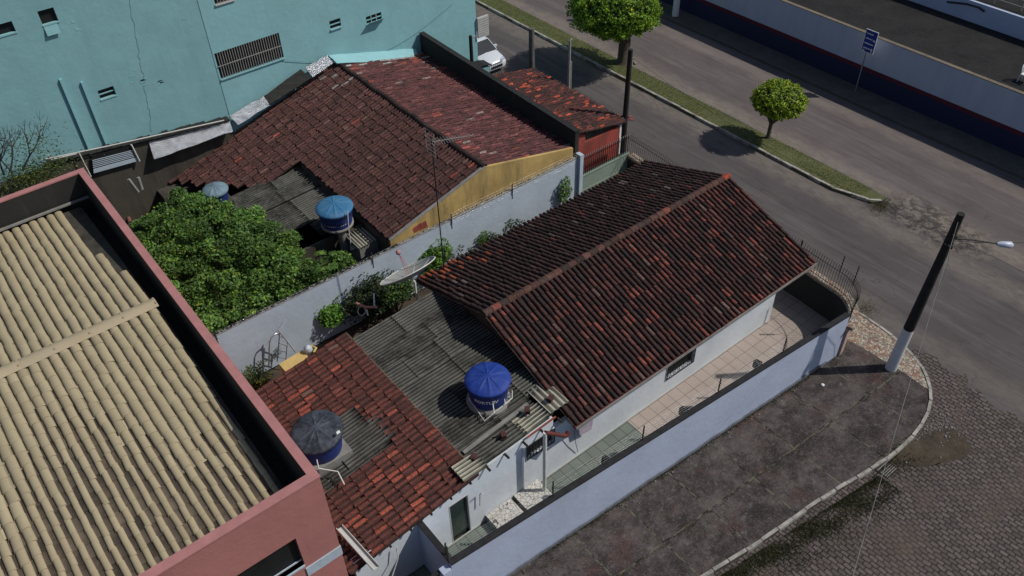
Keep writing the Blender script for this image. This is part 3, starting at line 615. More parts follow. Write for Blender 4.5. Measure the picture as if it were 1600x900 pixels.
def corr(mb, O, U, V, w, l, pitch=.135, amp=.034, th=.008, sag=0., seed=0, nrow=6):
    """corrugated sheet: ribs run along V, w across U"""
    O, U, V = Vector(O), Vector(U).normalized(), Vector(V).normalized(); Nn = U.cross(V); Nn = -Nn if Nn.z < 0 else Nn
    rr = random.Random(seed); n_ = max(2, int(w/pitch*6)); vs = []
    for j in range(nrow+1):
        for i in range(n_+1):
            u = w*i/n_; z = amp*math.cos(u/pitch*2*math.pi)+rr.gauss(0, .002)-sag*math.sin(math.pi*j/nrow)
            vs.append(tuple(O+U*u+V*(l*j/nrow)+Nn*z))
    k = len(vs); vs += [tuple(Vector(v)-Nn*th) for v in vs]; m = n_+1
    fs = [(j*m+i, (j+1)*m+i, (j+1)*m+i+1, j*m+i+1) for j in range(nrow) for i in range(n_)]
    if (U.cross(V)).z > 0: fs = [tuple(reversed(f)) for f in fs]
    fs += [tuple(q+k for q in reversed(f)) for f in fs]
    for j in range(nrow): a = j*m; b = (j+1)*m; fs += [(a, b, b+k, a+k), (a+m-1, a+m-1+k, b+m-1+k, b+m-1)]
    for i in range(n_): a = i; b = nrow*m+i; fs += [(a, a+k, a+1+k, a+1), (b, b+1, b+1+k, b+k)]
    rib = []  # face tone that paints shade in the troughs and light on the crests
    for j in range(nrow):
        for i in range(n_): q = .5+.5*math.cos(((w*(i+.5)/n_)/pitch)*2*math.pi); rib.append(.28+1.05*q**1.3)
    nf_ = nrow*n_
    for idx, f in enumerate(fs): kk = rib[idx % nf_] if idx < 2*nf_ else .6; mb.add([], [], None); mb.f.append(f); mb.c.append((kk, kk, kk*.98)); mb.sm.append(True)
    mb.f[-len(fs):] = [tuple(i+len(mb.v) for i in f) for f in mb.f[-len(fs):]]; mb.v.extend([tuple(map(float, v)) for v in vs]); return mb
ZF = lambda x: 2.90+.055*(x-8.2)
rr = random.Random(21); y = 12.66; k = 0
rows = [1.06, 1.0, 1.08, 1.02, 1.05, 1.0, 1.1]
for k, w in enumerate(rows):
    yy = 12.62+sum(rows[:k])*.98
    sp = 10.0+(.0, .45, -.5, .3, -.35, .55, -.1)[k]; x0_ = 8.12+rr.uniform(-.09, .09)
    parts_ = [(x0_, sp+.12), (sp, 12.06)] if k % 3 != 1 else [(x0_, sp-.5), (sp-.62, sp+.8), (sp+.7, 12.06)]
    if k == 0: parts_[-1] = (parts_[-1][0], 11.2)
    for s_, (xa, xb) in enumerate(parts_):
        w_ = w*(1.08 if k <= 5 else .99); mb = MB(); sk_ = rr.uniform(-.012, .012)
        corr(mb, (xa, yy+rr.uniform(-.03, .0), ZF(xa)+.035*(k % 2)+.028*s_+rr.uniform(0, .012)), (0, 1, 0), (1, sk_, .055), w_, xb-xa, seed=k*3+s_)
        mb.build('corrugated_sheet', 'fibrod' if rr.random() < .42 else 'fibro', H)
# loose strips at the front edge
mb = MB(); corr(mb, (8.55, 12.58, 2.99), (0, 1, 0), (1, 0, .06), .62, 1.75, seed=31); mb.build('corrugated_sheet', 'fibro', H)
mb = MB(); corr(mb, (7.72, 12.42, 3.09), (0, 1, 0), (1, -.02, .03), .72, .88, seed=32, nrow=3); tag(mb.build('corrugated_sheet', 'fibrol', H), 'short pale sheet at the wing eave')
mb = MB(); corr(mb, (10.2, 12.62, 3.06), (0, 1, 0), (1, .03, .06), .75, 1.15, seed=33, nrow=3); tag(mb.build('corrugated_sheet', 'fibrol', H), 'short pale sheet beside the gable eave')
mb = MB(); corr(mb, (11.28, 12.72, 3.16), (1, 0, .02), (0, 1, .03), .78, 1.15, seed=34, nrow=3, pitch=.2, amp=.035); tag(mb.build('corrugated_sheet', 'fibrol', H), 'pale ribbed sheet lapped over the gable edge')
mb = MB(); mb.slab([(8.35, 13.28, 3.02), (11.0, 13.42, 3.16), (11.0, 13.55, 3.16), (8.35, 13.41, 3.02)], .025); mb.build('edge_strip', 'concrete', H)
mb = MB(); mb.slab([(10.2, 12.54, 2.98), (11.4, 12.56, 3.04), (11.4, 12.62, 3.04), (10.2, 12.6, 2.98)], .03); mb.build('edge_strip', m_plain('faded_red_strip', (.24, .06, .05), .2), H)
# patch of sheets set into the wing tiles
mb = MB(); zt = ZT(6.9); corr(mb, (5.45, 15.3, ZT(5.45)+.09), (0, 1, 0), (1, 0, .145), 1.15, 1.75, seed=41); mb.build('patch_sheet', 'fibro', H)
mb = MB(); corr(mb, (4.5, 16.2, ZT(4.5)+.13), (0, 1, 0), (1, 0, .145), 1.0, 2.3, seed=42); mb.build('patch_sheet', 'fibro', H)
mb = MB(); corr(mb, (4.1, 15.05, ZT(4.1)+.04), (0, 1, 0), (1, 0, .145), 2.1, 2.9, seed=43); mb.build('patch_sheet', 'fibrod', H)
# gutter channel against the pink building
g0, g1 = P(527, 828, 2.75), P(584, 892, 2.55); mb = MB()
mb.slab([g0, g1, g1+[.17, 0, 0], g0+[.17, 0, 0]], .02, (0, 0, 1)); mb.slab([g0+[0, 0, .02], g1+[0, 0, .02], g1+[0, 0, .11], g0+[0, 0, .11]], .02, (-1, 0, 0)); mb.slab([g0+[.17, 0, .02], g1+[.17, 0, .02], g1+[.17, 0, .11], g0+[.17, 0, .11]], .02, (1, 0, 0)); mb.build('valley_gutter', 'frame', H)
# loose bricks on the sheets
def brick(pos, ang, name='brick', label='', cat='brick'):
    c, s_ = math.cos(ang), math.sin(ang); mb = MB(); hw, hl, hh = .075, .11, .1
    x0, y0, z0 = pos
    def T(v): return (x0+c*v[0]-s_*v[1], y0+s_*v[0]+c*v[1], z0+v[2])
    o = MB(); o.box(-hl, hl, -hw, -hw+.015, 0, hh*1.6); o.box(-hl, hl, hw-.015, hw, 0, hh*1.6); o.box(-hl, hl, -hw+.015, hw-.015, 0, .015); o.box(-hl, hl, -hw+.015, hw-.015, hh*1.6-.015, hh*1.6); o.box(-hl, hl, -.007, .007, .015, hh*1.6-.015); o.box(-hl, hl, -hw+.015, -.007, .07, .085); o.box(-hl, hl, .007, hw-.015, .07, .085)
    mb.add([T(v) for v in o.v], o.f); return tag(mb.build(name, M['brickm'], org=pos), label, cat, 'hollow bricks weighing down the sheets')
M['brickm'] = m_plain('old_hollow_brick', (.07, .03, .027), .35, 8, .9)
brick((8.45, 12.95, 3.03), .5, label='reddish hollow brick lying nearest the clay tiles on the grey sheets')
brick((9.62, 13.0, 3.1), 1.2, label='dark hollow brick halfway along the front edge of the grey sheets')
brick((10.75, 13.2, 3.22), 1.0, label='dark hollow brick on the grey sheets close to the pale sheet')
brick((11.62, 13.1, 3.22), .4, label='dark brick sitting on the pale sheet at the gable eave')
o = P(863, 447, 3.75); mb = MB(); mb.lathe((o[0], o[1], o[2]-.03), [(0, .0), (.1, .0), (.12, .05), (.08, .1), (0, .12)], 8); tag(mb.build('stone', 'concrete'), 'pale lump of mortar lying on the front slope below the ridge', 'stone')

# yard
g = MB(); g.prism([(14.9, fw(14.9)+.1), (23.2, fw(23.2)+.1), (24.2, 10.25), (24.7, 11), (24.75, 12.65), (24.75, 23.1), (22.84, 23.1), (22.84, WY), (14.9, WY)], -.05, .004); struct('yard_floor', g, 'floorpink')
g = MB(); g.prism([(3.8, fw(3.8)+.1), (14.9, fw(14.9)+.1), (14.9, WY), (3.8, WY)], -.05, .003); struct('yard_floor', g, 'floorgreen')
g = MB(); g.box(3.9, 22.84, 20.15, 23.15, -.05, .002); struct('yard_soil', g, 'soil')
for k, (a, b) in enumerate(((8.52, 9.5), (9.68, 10.66))):
    mb = MB(); mb.box(a, b, 11.3, WY-.02, .003, .30); t = tag(mb.build('inspection_box', 'concrete'), ['low box topped with white broken tile, nearer the glass door', 'low box topped with white broken tile, beside the downpipe'][k], 'box', 'broken tile boxes in the side yard')
    mb = MB(); mb.box(a-.02, b+.02, 11.28, WY-.02, .302, .335); mb.build('top', 'crackle', t)

# ------------------------------------------------------------------ boundary walls
FT = lambda x: 2.49-.0232*(x-11.77)
BW = thing('boundary_wall', 'long pale blue front wall with a black stained top beside the pavement', 'wall', (14, 10.3, 0))
def fwall(x0, x1):
    mb = MB(); mb.prism([(x0, fw(x0)), (x1, fw(x1)), (x1, fw(x1)+.15), (x0, fw(x0)+.15)], -.1, [FT(x0)-.07, FT(x1)-.07, FT(x1)-.07, FT(x0)-.07]); return mb
fwall(6.0, 23.25).build('wall_face', 'lilac', BW)
mb = MB(); n_ = 60
for k in range(n_):
    xa, xb = 6.0+17.25*k/n_, 6.0+17.25*(k+1)/n_; mb.prism([(xa, fw(xa)-.02), (xb, fw(xb)-.02), (xb, fw(xb)+.18), (xa, fw(xa)+.18)], [FT(xa)-.07, FT(xb)-.07]*1+[FT(xb)-.07, FT(xa)-.07], [FT(xa), FT(xb), FT(xb), FT(xa)])
mb.build('coping', 'coping', BW)
mb = MB(); mb.prism([(6.0, fw(6.0)-.04), (22.6, fw(22.6)-.04), (22.6, fw(22.6)-.001), (6.0, fw(6.0)-.001)], -.02, [.16]*4); mb.build('plinth', m_plaster('grimy_plinth', (.20, .22, .27), (.07, .07, .07), .8, lo=.42), BW)
def epost(par, x, y, z, h=.68, lean=0.):
    mb = MB(); mb.tube([(x, y, z-.15), (x+lean, y, z+h)], .014, 5); p = mb.build('fence_post', 'steel', par)
    mb = MB()
    for k in range(5): zz = z+.12+k*(h-.16)/4; MB().tube([(x-.03+lean*k/5, y-.03, zz), (x+.03+lean*k/5, y+.03, zz+.03)], .026, 5).build('insulator', 'rubber', p)
ep = []
for q in ((697, 877), (863, 778), (995, 682), (1117, 610), (1219, 545)):
    p = P(*q, 2.4); x = p[0]; ep.append((x, fw(x)+.13, FT(x)))
for x, y, z in ep: epost(BW, x, y, z)
mb = MB()
for a, b in zip(ep, ep[1:]):
    for k in range(5): h = .13+k*.13; mb.tube([(a[0], a[1], a[2]+h), (b[0], b[1], b[2]+h)], .0025, 3)
mb.build('fence_wires', 'alu', BW)
for q in ((942, 718), (1062, 641), (1180, 570)):
    p = P(*q, 2.2); x = p[0]; yy = fw(x)+.18; mb = MB(); mb.box(x-.11, x+.11, yy, yy+.05, 2.05, 2.42); l_ = mb.build('wall_lamp', 'steel', BW)
    mb = MB(); mb.prism([(x-.1, yy+.05), (x+.1, yy+.05), (x+.08, yy+.22), (x-.08, yy+.24)], 2.12, 2.42); mb.build('lamp_shade', 'rubber', l_)
# divider wall
mb = MB(); mb.box(6.08, 6.22, fw(6.1)+.15, WY, 0, 2.3); t = tag(mb.build('divider_wall', 'lilac'), 'short cross wall between the front wall and the tiled wing', 'wall')
mb = MB(); mb.box(6.06, 6.24, fw(6.1)+.18, WY-.01, 2.3, 2.36); mb.build('coping', 'coping', t); epost(t, 6.15, 11.25, 2.36, .55)
mb = MB(); mb.box(3.3, 5.7, fw(4.5)+.02, fw(4.5)+.16, -.1, 2.0); t = tag(mb.build('boundary_wall', 'lilac'), 'short pale front wall with a dark lattice on top, left of the cross wall', 'wall')
mb = MB()
for k in range(20): x = 3.35+k*.118; mb.box(x, x+.07, fw(4.5)+.04, fw(4.5)+.07, 2.0, 2.3); 
mb.box(3.3, 5.7, fw(4.5)+.03, fw(4.5)+.14, 2.3, 2.34); mb.build('lattice', 'steel', t)
mb = MB(); mb.box(5.7, 5.97, fw(5.9)-.05, fw(5.9)+.2, -.1, 2.42); mb.build('pillar', 'lilac', t)
mb = MB(); mb.tube([(4.2, 12.0, .5), (5.2, 12.45, 1.6), (5.25, 12.5, 2.1)], .02, 6); tag(mb.build('water_pipe', 'pvc'), 'thin white pipe crossing the narrow shaded yard', 'pipe')
# street wall with curved corner and railing
SW = thing('corner_wall', 'low street wall with a rounded corner and mosaic top below the railing', 'wall', (24.8, 16, 0))
inner = [(25.22, 23.2), (24.75, 12.6)]+[(23.2+1.48*math.cos(a), 11.38+1.48*math.sin(a)) for a in np.linspace(R(5), R(-85), 14)]
def offset(line, d):
    out = []
    for i, p in enumerate(line):
        a = np.array(line[max(i-1, 0)]); b = np.array(line[min(i+1, len(line)-1)]); t_ = (b-a)/np.linalg.norm(b-a); out.append(tuple(np.array(p)+np.array([-t_[1], t_[0]])*d))
    return out
outer = offset(inner, .20); ic = offset(inner, -.04); oc = offset(inner, .34)
def strip(mb, A, B, z0, z1):
    for i in range(len(A)-1): mb.prism([A[i], B[i], B[i+1], A[i+1]], z0, z1)
    return mb
strip(MB(), offset(inner, .006), outer, -.1, 1.42).build('wall_face', 'pinkwall', SW); strip(MB(), offset(inner, -.01), offset(inner, .004), -.1, 1.418).build('dark_inner_face', 'mould_shade', SW); strip(MB(), ic, oc, 1.42, 1.55).build('top', 'mosaic', SW)  # thin inner strip paints the wall's shaded side near black
RL = thing('railing', 'black railing of curved bars round the mosaic topped corner wall', 'railing', (24.8, 12.5, 1.55))
mid = offset(inner, .05)
def along(line, step):
    pts = [np.array(p) for p in line]; out = []; carry = 0
    for a, b in zip(pts, pts[1:]):
        L_ = np.linalg.norm(b-a); s_ = carry
        while s_ < L_: out.append((a+(b-a)*s_/L_, (b-a)/L_)); s_ += step
        carry = s_-L_
    return out
bars = along(mid[1:], .115); bars2 = along(mid[:2], .125)
for (p, d) in bars[:100]:
    nn = np.array([-d[1], d[0]]); mb = MB(); mb.tube([(p[0], p[1], 1.55), (p[0], p[1], 2.15), (*(p+nn*.02), 2.5), (*(p+nn*.07), 2.68)], .010, 4); mb.build('bar', 'steel', RL)
mb = MB()
for (p, d) in bars2:
    nn = np.array([-d[1], d[0]]); mb.tube([(p[0], p[1], 1.55), (p[0], p[1], 2.15), (*(p+nn*.05), 2.5), (*(p+nn*.1), 2.62)], .009, 4)
tag(mb.build('bars', 'steel', RL), kind='stuff')
mb = MB(); mb.tube([(*p, 1.63) for p in mid], .014, 5); mb.tube([(*p, 2.4) for p in offset(mid, .03)], .014, 5); mb.build('rails', 'steel', RL)
for f in (.55,): 
    p, d = along(mid, .01)[min(int((10.6+f*.25)*100), len(along(mid, .01))-1)] if f > 1 else along(mid, .01)[1000]
    mb = MB(); mb.tube([(p[0], p[1], 1.55), (p[0], p[1], 2.75)], .03, 5); mb.build('post', 'steel', RL)
for q, l_ in (((1312, 424), 'tall'), ((1334, 440), 'corner')):
    p = P(*q, 2.7); epost(RL, p[0], p[1], 2.65, .75, .05)
# rear boundary wall
BK = thing('boundary_wall', 'long pale grey blue rear wall with spikes of glass along its top', 'wall', (13, 23.25, 0))
mb = MB(); mb.box(3.6, 22.0, 23.2, 23.34, 0, 2.78); mb.build('wall_face', 'backw', BK)
mb = MB(); mb.box(3.6, 22.0, 23.19, 23.36, 2.78, 2.80); mb.build('coping', 'concrete', BK)
mb = MB(); rr = random.Random(3)
for k in range(700):
    x = rr.uniform(3.7, 12.4) if k < 560 else rr.uniform(12.4, 21.9); y = rr.uniform(23.22, 23.33); h = rr.uniform(.03, .1); a = rr.uniform(0, 3)
    mb.tube([(x, y, 2.795), (x+rr.gauss(0, .02), y+rr.gauss(0, .02), 2.79+h)], [.022, .003], 3)
tag(mb.build('glass_shards', 'glass', BK), kind='stuff')
for x in (4.7, 11.2, 15.0, 18.2): epost(BK, x, 23.19, 2.5, .6)
mb = MB()
for k in range(5): mb.tube([(15.0, 23.2, 2.6+k*.13), (21.95, 23.2, 2.6+k*.13)], .0035, 3)
mb.build('fence_wires', 'alu', BK)
mb = MB(); mb.box(22.0, 22.2, 23.06, 23.36, 0, 2.95); mb.build('pillar', 'backw', BK)
mb = MB(); mb.box(22.2, 25.3, 23.2, 23.34, 0, 1.62); mb.build('green_wall', 'green', BK)
mb = MB(); mb.box(22.2, 25.3, 23.17, 23.36, 1.62, 1.66); mb.box(22.2, 25.0, 23.17, 23.2, .78, .86); mb.build('ledge', M['green'], BK)
RR = thing('railing', 'straight black railing with pale tips on the green wall by the pole', 'railing', (23.7, 23.25, 1.66))
for k in range(25):
    x = 22.28+k*.122; mb = MB(); mb.box(x, x+.022, 23.24, 23.262, 1.66, 2.6); b = mb.build('bar', 'steel', RR); mb = MB(); mb.lathe((x+.011, 23.251, 2.6), [(.011, 0), (.028, .03), (.022, .07), (.0, .12)], 6); mb.build('tip', 'fish', b)
mb = MB()
for z in (1.75, 2.45): mb.box(22.2, 25.3, 23.262, 23.28, z, z+.03)
mb.build('rails', 'steel', RR)

# ------------------------------------------------------------------ water tanks
def text_mesh(txt, size):
    cu = bpy.data.curves.new('lettering', 'FONT'); cu.body = txt; cu.size = size; cu.align_x = 'CENTER'; cu.align_y = 'CENTER'; cu.extrude = .004; cu.resolution_u = 2; cu.offset = size*.02
    ob = bpy.data.objects.new('lettering', cu); C.objects.link(ob); bpy.context.view_layer.update()
    me = bpy.data.meshes.new_from_object(ob.evaluated_get(bpy.context.evaluated_depsgraph_get()))
    vs = [tuple(v.co) for v in me.vertices]; fs = [tuple(p.vertices) for p in me.polygons]
    bpy.data.objects.remove(ob); bpy.data.curves.remove(cu); bpy.data.meshes.remove(me); return vs, fs
def tank(c, z0, rt, h, lidm, label, textang, txt=None, lidtilt=(0, 0), bodym='bluetank', band=None, tscale=.17, tz=.55, txtmat='wht', plate=None, rot=0.):
    t = thing('water_tank', label, 'water tank', (c[0], c[1], z0)); rb = rt*.84
    mb = MB(); mb.lathe((c[0], c[1], z0), [(0, 0), (rb, 0), (rb+.01, .03), (rb+(rt-rb)*.5, h*.5), (rt*.965, h-.06), (rt*1.0, h-.05), (rt*1.0, h)], 40); body = mb.build('body', bodym, t)
    if band: mb = MB(); f = lambda z: rb+(rt*.965-rb)*z/h+.006; mb.lathe((c[0], c[1], z0), [(f(h*.35), h*.35), (f(h*.85), h*.85)], 40); mb.build('band', band, body)
    # lid with radial ribs
    mb = MB(); nn = 80; prof = [(rt*1.03, -.07), (rt*1.06, -.01), (rt*1.03, .03), (rt*.8, .08), (rt*.5, .13), (rt*.2, .17), (.07, .185), (0, .19)]; vs = []
    for ip, (r_, z) in enumerate(prof):
        for k in range(nn):
            a = 2*math.pi*k/nn+rot; rib = max(0, 1-abs(((k % 8)-4))/1.3) if 3 <= ip <= 5 else 0
            zz = z+rib*.03; x, y = r_*math.cos(a), r_*math.sin(a); vs.append((c[0]+x, c[1]+y, z0+h+zz+x*lidtilt[0]+y*lidtilt[1]))
    mb.add(vs, [(i*nn+k, i*nn+(k+1) % nn, (i+1)*nn+(k+1) % nn, (i+1)*nn+k) for i in range(len(prof)-1) for k in range(nn)], None, True)
    mb.build('lid', lidm, t)
    if txt:
        vs, fs = text_mesh(txt, tscale); zc = h*tz; rad = rb+(rt*.965-rb)*tz
        def bend(x, y, z, e=.012): a = textang+x/rad; rr_ = rad+e+z+(y/h)*(rt*.965-rb); return (c[0]+rr_*math.cos(a), c[1]+rr_*math.sin(a), z0+zc+y)
        if plate:
            mb = MB(); w, hh = plate; g_ = [(-w/2+w*i/12, s_*hh/2) for s_ in (-1, 1) for i in range(13)]
            mb.add([bend(x, y, 0, .009) for x, y in g_], [(i, i+1, 14+i, 13+i) for i in range(12)]); mb.build('label_plate', 'wht', body)
        mb = MB(); mb.add([bend(*v) for v in vs], fs); mb.build('lettering', txtmat, body)
    return t
ang = math.atan2(-1, -.75)
c = P(762, 593, 3.95)
mb = MB(); mb.lathe((c[0], c[1], 2.95), [(0, 0), (.76, 0), (.70, .17), (0, .19)], 24); tag(mb.build('tank_base', 'concrete'), 'low concrete pad under the bright blue tank on the grey sheets', 'concrete pad')
tank(c, 3.14, .70, .82, 'bluelid', 'bright royal blue water tank on the grey sheets beside the gable roof', ang-.12, 'FORTLEV', band='navy', tscale=.19, tz=.5, rot=.1)
mb = MB(); q = [P(733, 628, 3.15), P(733, 622, 3.15), P(757, 658, 3.15), P(800, 622, 3.2), P(800, 610, 3.4)]; mb.tube([q[1]+[0, 0, -.15], q[1], q[2], q[3], q[4]], .024, 7)
mb.tube([P(772, 645, 3.3), P(769, 623, 3.6)], .02, 6); mb.tube([P(789, 632, 3.25), P(787, 612, 3.6)], .02, 6); tag(mb.build('water_pipe', 'pvc'), 'white bent pipe in front of the bright blue tank', 'pipe')
c3 = P(494, 672, 3.72); tank(c3, 2.85, .765, .80, 'greylid', 'dark dusty lidded blue tank close to the pink parapet', ang, lidtilt=(.05, .03), rot=.3)
mb = MB(); mb.box(c3[0]-.7, c3[0]+.7, c3[1]-.7, c3[1]+.7, 2.5, 2.85); tag(mb.build('tank_base', 'concrete'), 'concrete pad under the dark lidded tank', 'concrete pad')
a_ = P(533, 669+22, 3.72); mb = MB(); a = P(527, 679, 3.9); mb.slab([a, a+[.12, .02, -.01], a+[.13, .12, -.01], a+[.02, .1, 0]], .006, (0, 0, 1)); tag(mb.build('paper_scrap', 'wht'), 'scrap of white paper lying on the dark tank lid', 'paper')
mb = MB(); mb.tube([P(492, 705, 3.4), P(498, 732, 2.95), P(528, 737, 2.85), P(538, 757, 2.8)], .022, 7); tag(mb.build('water_pipe', 'pvc'), 'white zigzag pipe in front of the dark lidded tank', 'pipe')
c1 = P(522, 322, 3.75); tank(c1, 2.95, .72, .76, 'fadedlid', 'faded blue lidded tank on a concrete column beyond the rear wall', ang+.05, 'FORTLEV', tscale=.19, tz=.40, txtmat='navy', plate=(1.02, .22), rot=.2)
mb = MB(); mb.lathe((c1[0], c1[1], 2.8), [(0, 0), (.60, 0), (.66, .06), (.66, .15), (0, .15)], 28); mb.tube([(c1[0]-.05, c1[1]-.35, -.1), (c1[0]-.05, c1[1]-.35, 2.8)], .18, 12); tag(mb.build('tank_column', 'concrete'), 'pale concrete column and round slab carrying the faded blue tank', 'column')
mb = MB(); mb.tube([P(543, 330, 3.9), P(545, 360, 3.1), P(548, 380, 2.4), P(548, 391, 2.1)], .02, 6); tag(mb.build('water_pipe', 'pvc'), 'thin white pipe dropping from the side of the faded blue tank', 'pipe')
mb = MB(); mb.tube([P(549, 390, 2.2), P(594, 368, 2.3), P(588, 363, 2.4), P(549, 387, 2.2)], .022, 6); tag(mb.build('water_pipe', 'pvc'), 'pair of slanting white pipes reaching towards the yellow gable corner', 'pipe')
c2 = P(336, 296, 3.2); tank(c2, 2.7, .52, .5, M['fish'] if False else m_plain('pale_blue_lid', (.15, .22, .27), .3, 4), 'small pale lidded tank half hidden behind the green canopy', ang, rot=.4)
mb = MB(); mb.box(c2[0]-.5, c2[0]+.5, c2[1]-.5, c2[1]+.5, -.1, 2.7); tag(mb.build('tank_base', 'oldwall'), 'dark masonry block under the small pale lidded tank', 'masonry block')

# ------------------------------------------------------------------ pink building with beige roof
PK = thing('building', 'pink two storey building with a parapet round a beige ribbed roof', 'building', (-2, 21, 0))
px1, py0, py1, zp = 3.68, 12.50, 29.7, 7.0; px0 = -9
a = PY(326, 950, py0); hol = [(PY(340, 899, py0)[0]-.9, PY(462, 841, py0)[0], PY(478, 880, py0)[2], PY(462, 841, py0)[2])]
mb = MB(); wall_x(mb, px0, px1, py0, py0+.22, -.1, zp-.05, hol); mb.box(px1-.2, px1, py0+.22, py1, -.1, zp-.05)
mb.build('wall', 'pink', PK)
mb = MB(); mb.box(px0, px1-.2, py1-.2, py1, -.1, zp-.05); mb.build('rear_wall', 'mould_shade', PK)
mb = MB(); mb.box(px1-.212, px1-.2, py0+.22, py1-.2, 5.3, zp-.06); mb.build('dark_inner_face', 'mould_shade', PK)
mb = MB(); mb.box(px0, px1+.02, py0-.02, py0+.24, zp-.05, zp); mb.box(px1-.22, px1+.02, py0+.24, py1+.02, zp-.05, zp); mb.box(px0, px1-.22, py1-.22, py1+.02, zp-.05, zp); mb.build('parapet_cap', 'palm', PK)
zb = PY(533, 851, py0)[2]; zb0 = PY(536, 863, py0)[2]
mb = MB(); mb.box(hol[0][1]-.02, px1+.015, py0-.035, py0, zb0, zb); mb.box(px1, px1+.015, py0, 13.2, zb0, zb); mb.build('band', 'bandlt', PK)
h_ = hol[0]; mb = MB(); mb.box(h_[0], h_[1], py0+.15, py0+.18, h_[2], h_[3]); w = mb.build('window', 'dark', PK)
mb = MB(); mb.box(h_[0], h_[1]-.01, py0-.04, py0+.14, h_[2]-.06, h_[2]); mb.box(h_[0], h_[1]-.02, py0+.1, py0+.13, h_[2]+.08, h_[2]+.12); mb.build('sill', 'bandlt', w)
# beige roof
yr, zr_, ze_ = 21.7, 6.42, 5.85; x1 = 3.0; pt = .292; nu = 40
def col_beige(i, j, rr): return jitc((.365, .308, .197), rr, .045)
for sgn, ye in ((-1, 12.9), (1, 29.3)):
    mb = MB(); V_ = (0, ye-yr, ze_-zr_); L_ = math.hypot(ye-yr, ze_-zr_); nv = 20
    if sgn < 0: tiles(mb, (x1-nu*pt, yr, zr_), (1, 0, 0), V_, nu, nv, pt, L_/nv, col_beige, seed=51, r=.128, jit=.007, chan=lambda i, j, r_: (.07, .055, .042) if j > 8+4.5*math.sin(i*.37+1)+r_.gauss(0, 1.0) else (.33, .275, .185), taper=.975, h=.66, seg=8, step=.35, chd=.045, chw=.75, rf=lambda i, j: 1.04-.40*max(0, min(1, (j-(6.5+3.5*math.sin(i*.37+1)+1.2*math.sin(i*1.9)))/7))+.03*math.sin(i*2.3+j*.9), rj=.6)
    else: tiles(mb, (x1-nu*pt, yr, zr_), (1, 0, 0), V_, nu, nv, pt, L_/nv, col_beige, seed=52, r=.132, jit=.007, chan=lambda i, j, r_: (.13, .10, .07) if r_.random() < .12 and i > 20 else (.33, .275, .185), taper=.975, h=.66, seg=8, step=.35, chw=.75, rf=lambda i, j: 1.0+.03*math.sin(i*2.3+j*.9), inside=lambda u, v, i, j: not (i >= nu-2 and j > 5+(nu-1-i)*4))
    mb.build('roof', 'tile_beige', PK)
mb = MB(); mb.slab([(x1-nu*pt, 12.75, ze_-.06), (x1+.05, 12.75, ze_-.06), (x1+.05, yr, zr_-.05), (x1-nu*pt, yr, zr_-.05)], .02); mb.slab([(x1-nu*pt, yr, zr_-.05), (x1+.05, yr, zr_-.05), (x1+.05, 29.3, ze_-.06), (x1-nu*pt, 29.3, ze_-.06)], .02); mb.build('roof_deck', 'oldwall', PK)
mb = MB(); rr = random.Random(6)
for k in range(12):
    x = x1+.05-(k+1)*1.0; vs = []
    for xx in (x, x+1.04): vs += [(xx, yr+yy, zr_+.05+zz+(.012 if xx > x else 0)) for yy, zz in ((-.24, .02), (-.16, .07), (-.05, .11), (.05, .11), (.16, .07), (.24, .02))]
    mb.add(vs, [(q, q+1, 7+q, 6+q) for q in range(5)], jitc((.40, .335, .225), rr, .04), True); mb.box(x+.98, x+1.03, yr-.15, yr+.15, zr_+.1, zr_+.168, (.38, .31, .2))
mb.build('ridge_cap', 'tile_beige', PK)
mb = MB(); mb.box(x1+.06, px1-.215, py0+.24, py1-.22, 5.3, 5.36); mb.box(px0, x1+.06, 29.32, 29.48, 5.6, 5.66); mb.build('gutter_floor', 'mould_shade', PK)
mb = MB(); mb.box(px0, px1-.25, 29.30, 29.40, 6.02, 6.08); mb.build('flashing', 'concrete', PK)

# ------------------------------------------------------------------ teal building behind
YB_ = 35.6
BB = thing('building', 'big teal building with barred windows filling the upper left', 'building', (10, 40, 0))
wins = [(3.2, 4.17, 9.93, 10.36), (5.13, 5.73, 9.88, 10.44), (6.12, 6.78, 6.28, 6.70), (11.28, 14.45, 5.41, 6.66), (17.06, 17.66, 5.98, 6.40), (19.04, 19.93, 5.63, 6.02), (11.9, 12.78, 8.73, 9.6)]
mb = MB(); wall_x(mb, -12, 11.2, YB_, YB_+.3, -.1, 14, [w for w in wins if w[1] < 11]); mb.build('wall', 'teal', BB)
mb = MB(); wall_x(mb, 11.2, 25.7, YB_-.02, YB_+.24, -.1, 14, [w for w in wins if w[0] > 11]); mb.build('wall', 'teal2', BB); mb = MB(); mb.box(25.4, 25.7, YB_+.24, 48, -.1, 14); mb.build('side_wall', 'teal2', BB)
mb = MB(); mb.box(-12, 25.3, YB_+.4, 48, 13.7, 13.9); mb.box(-12, 25.3, 47.7, 48, -.1, 13.7); mb.build('roof', 'concrete', BB)
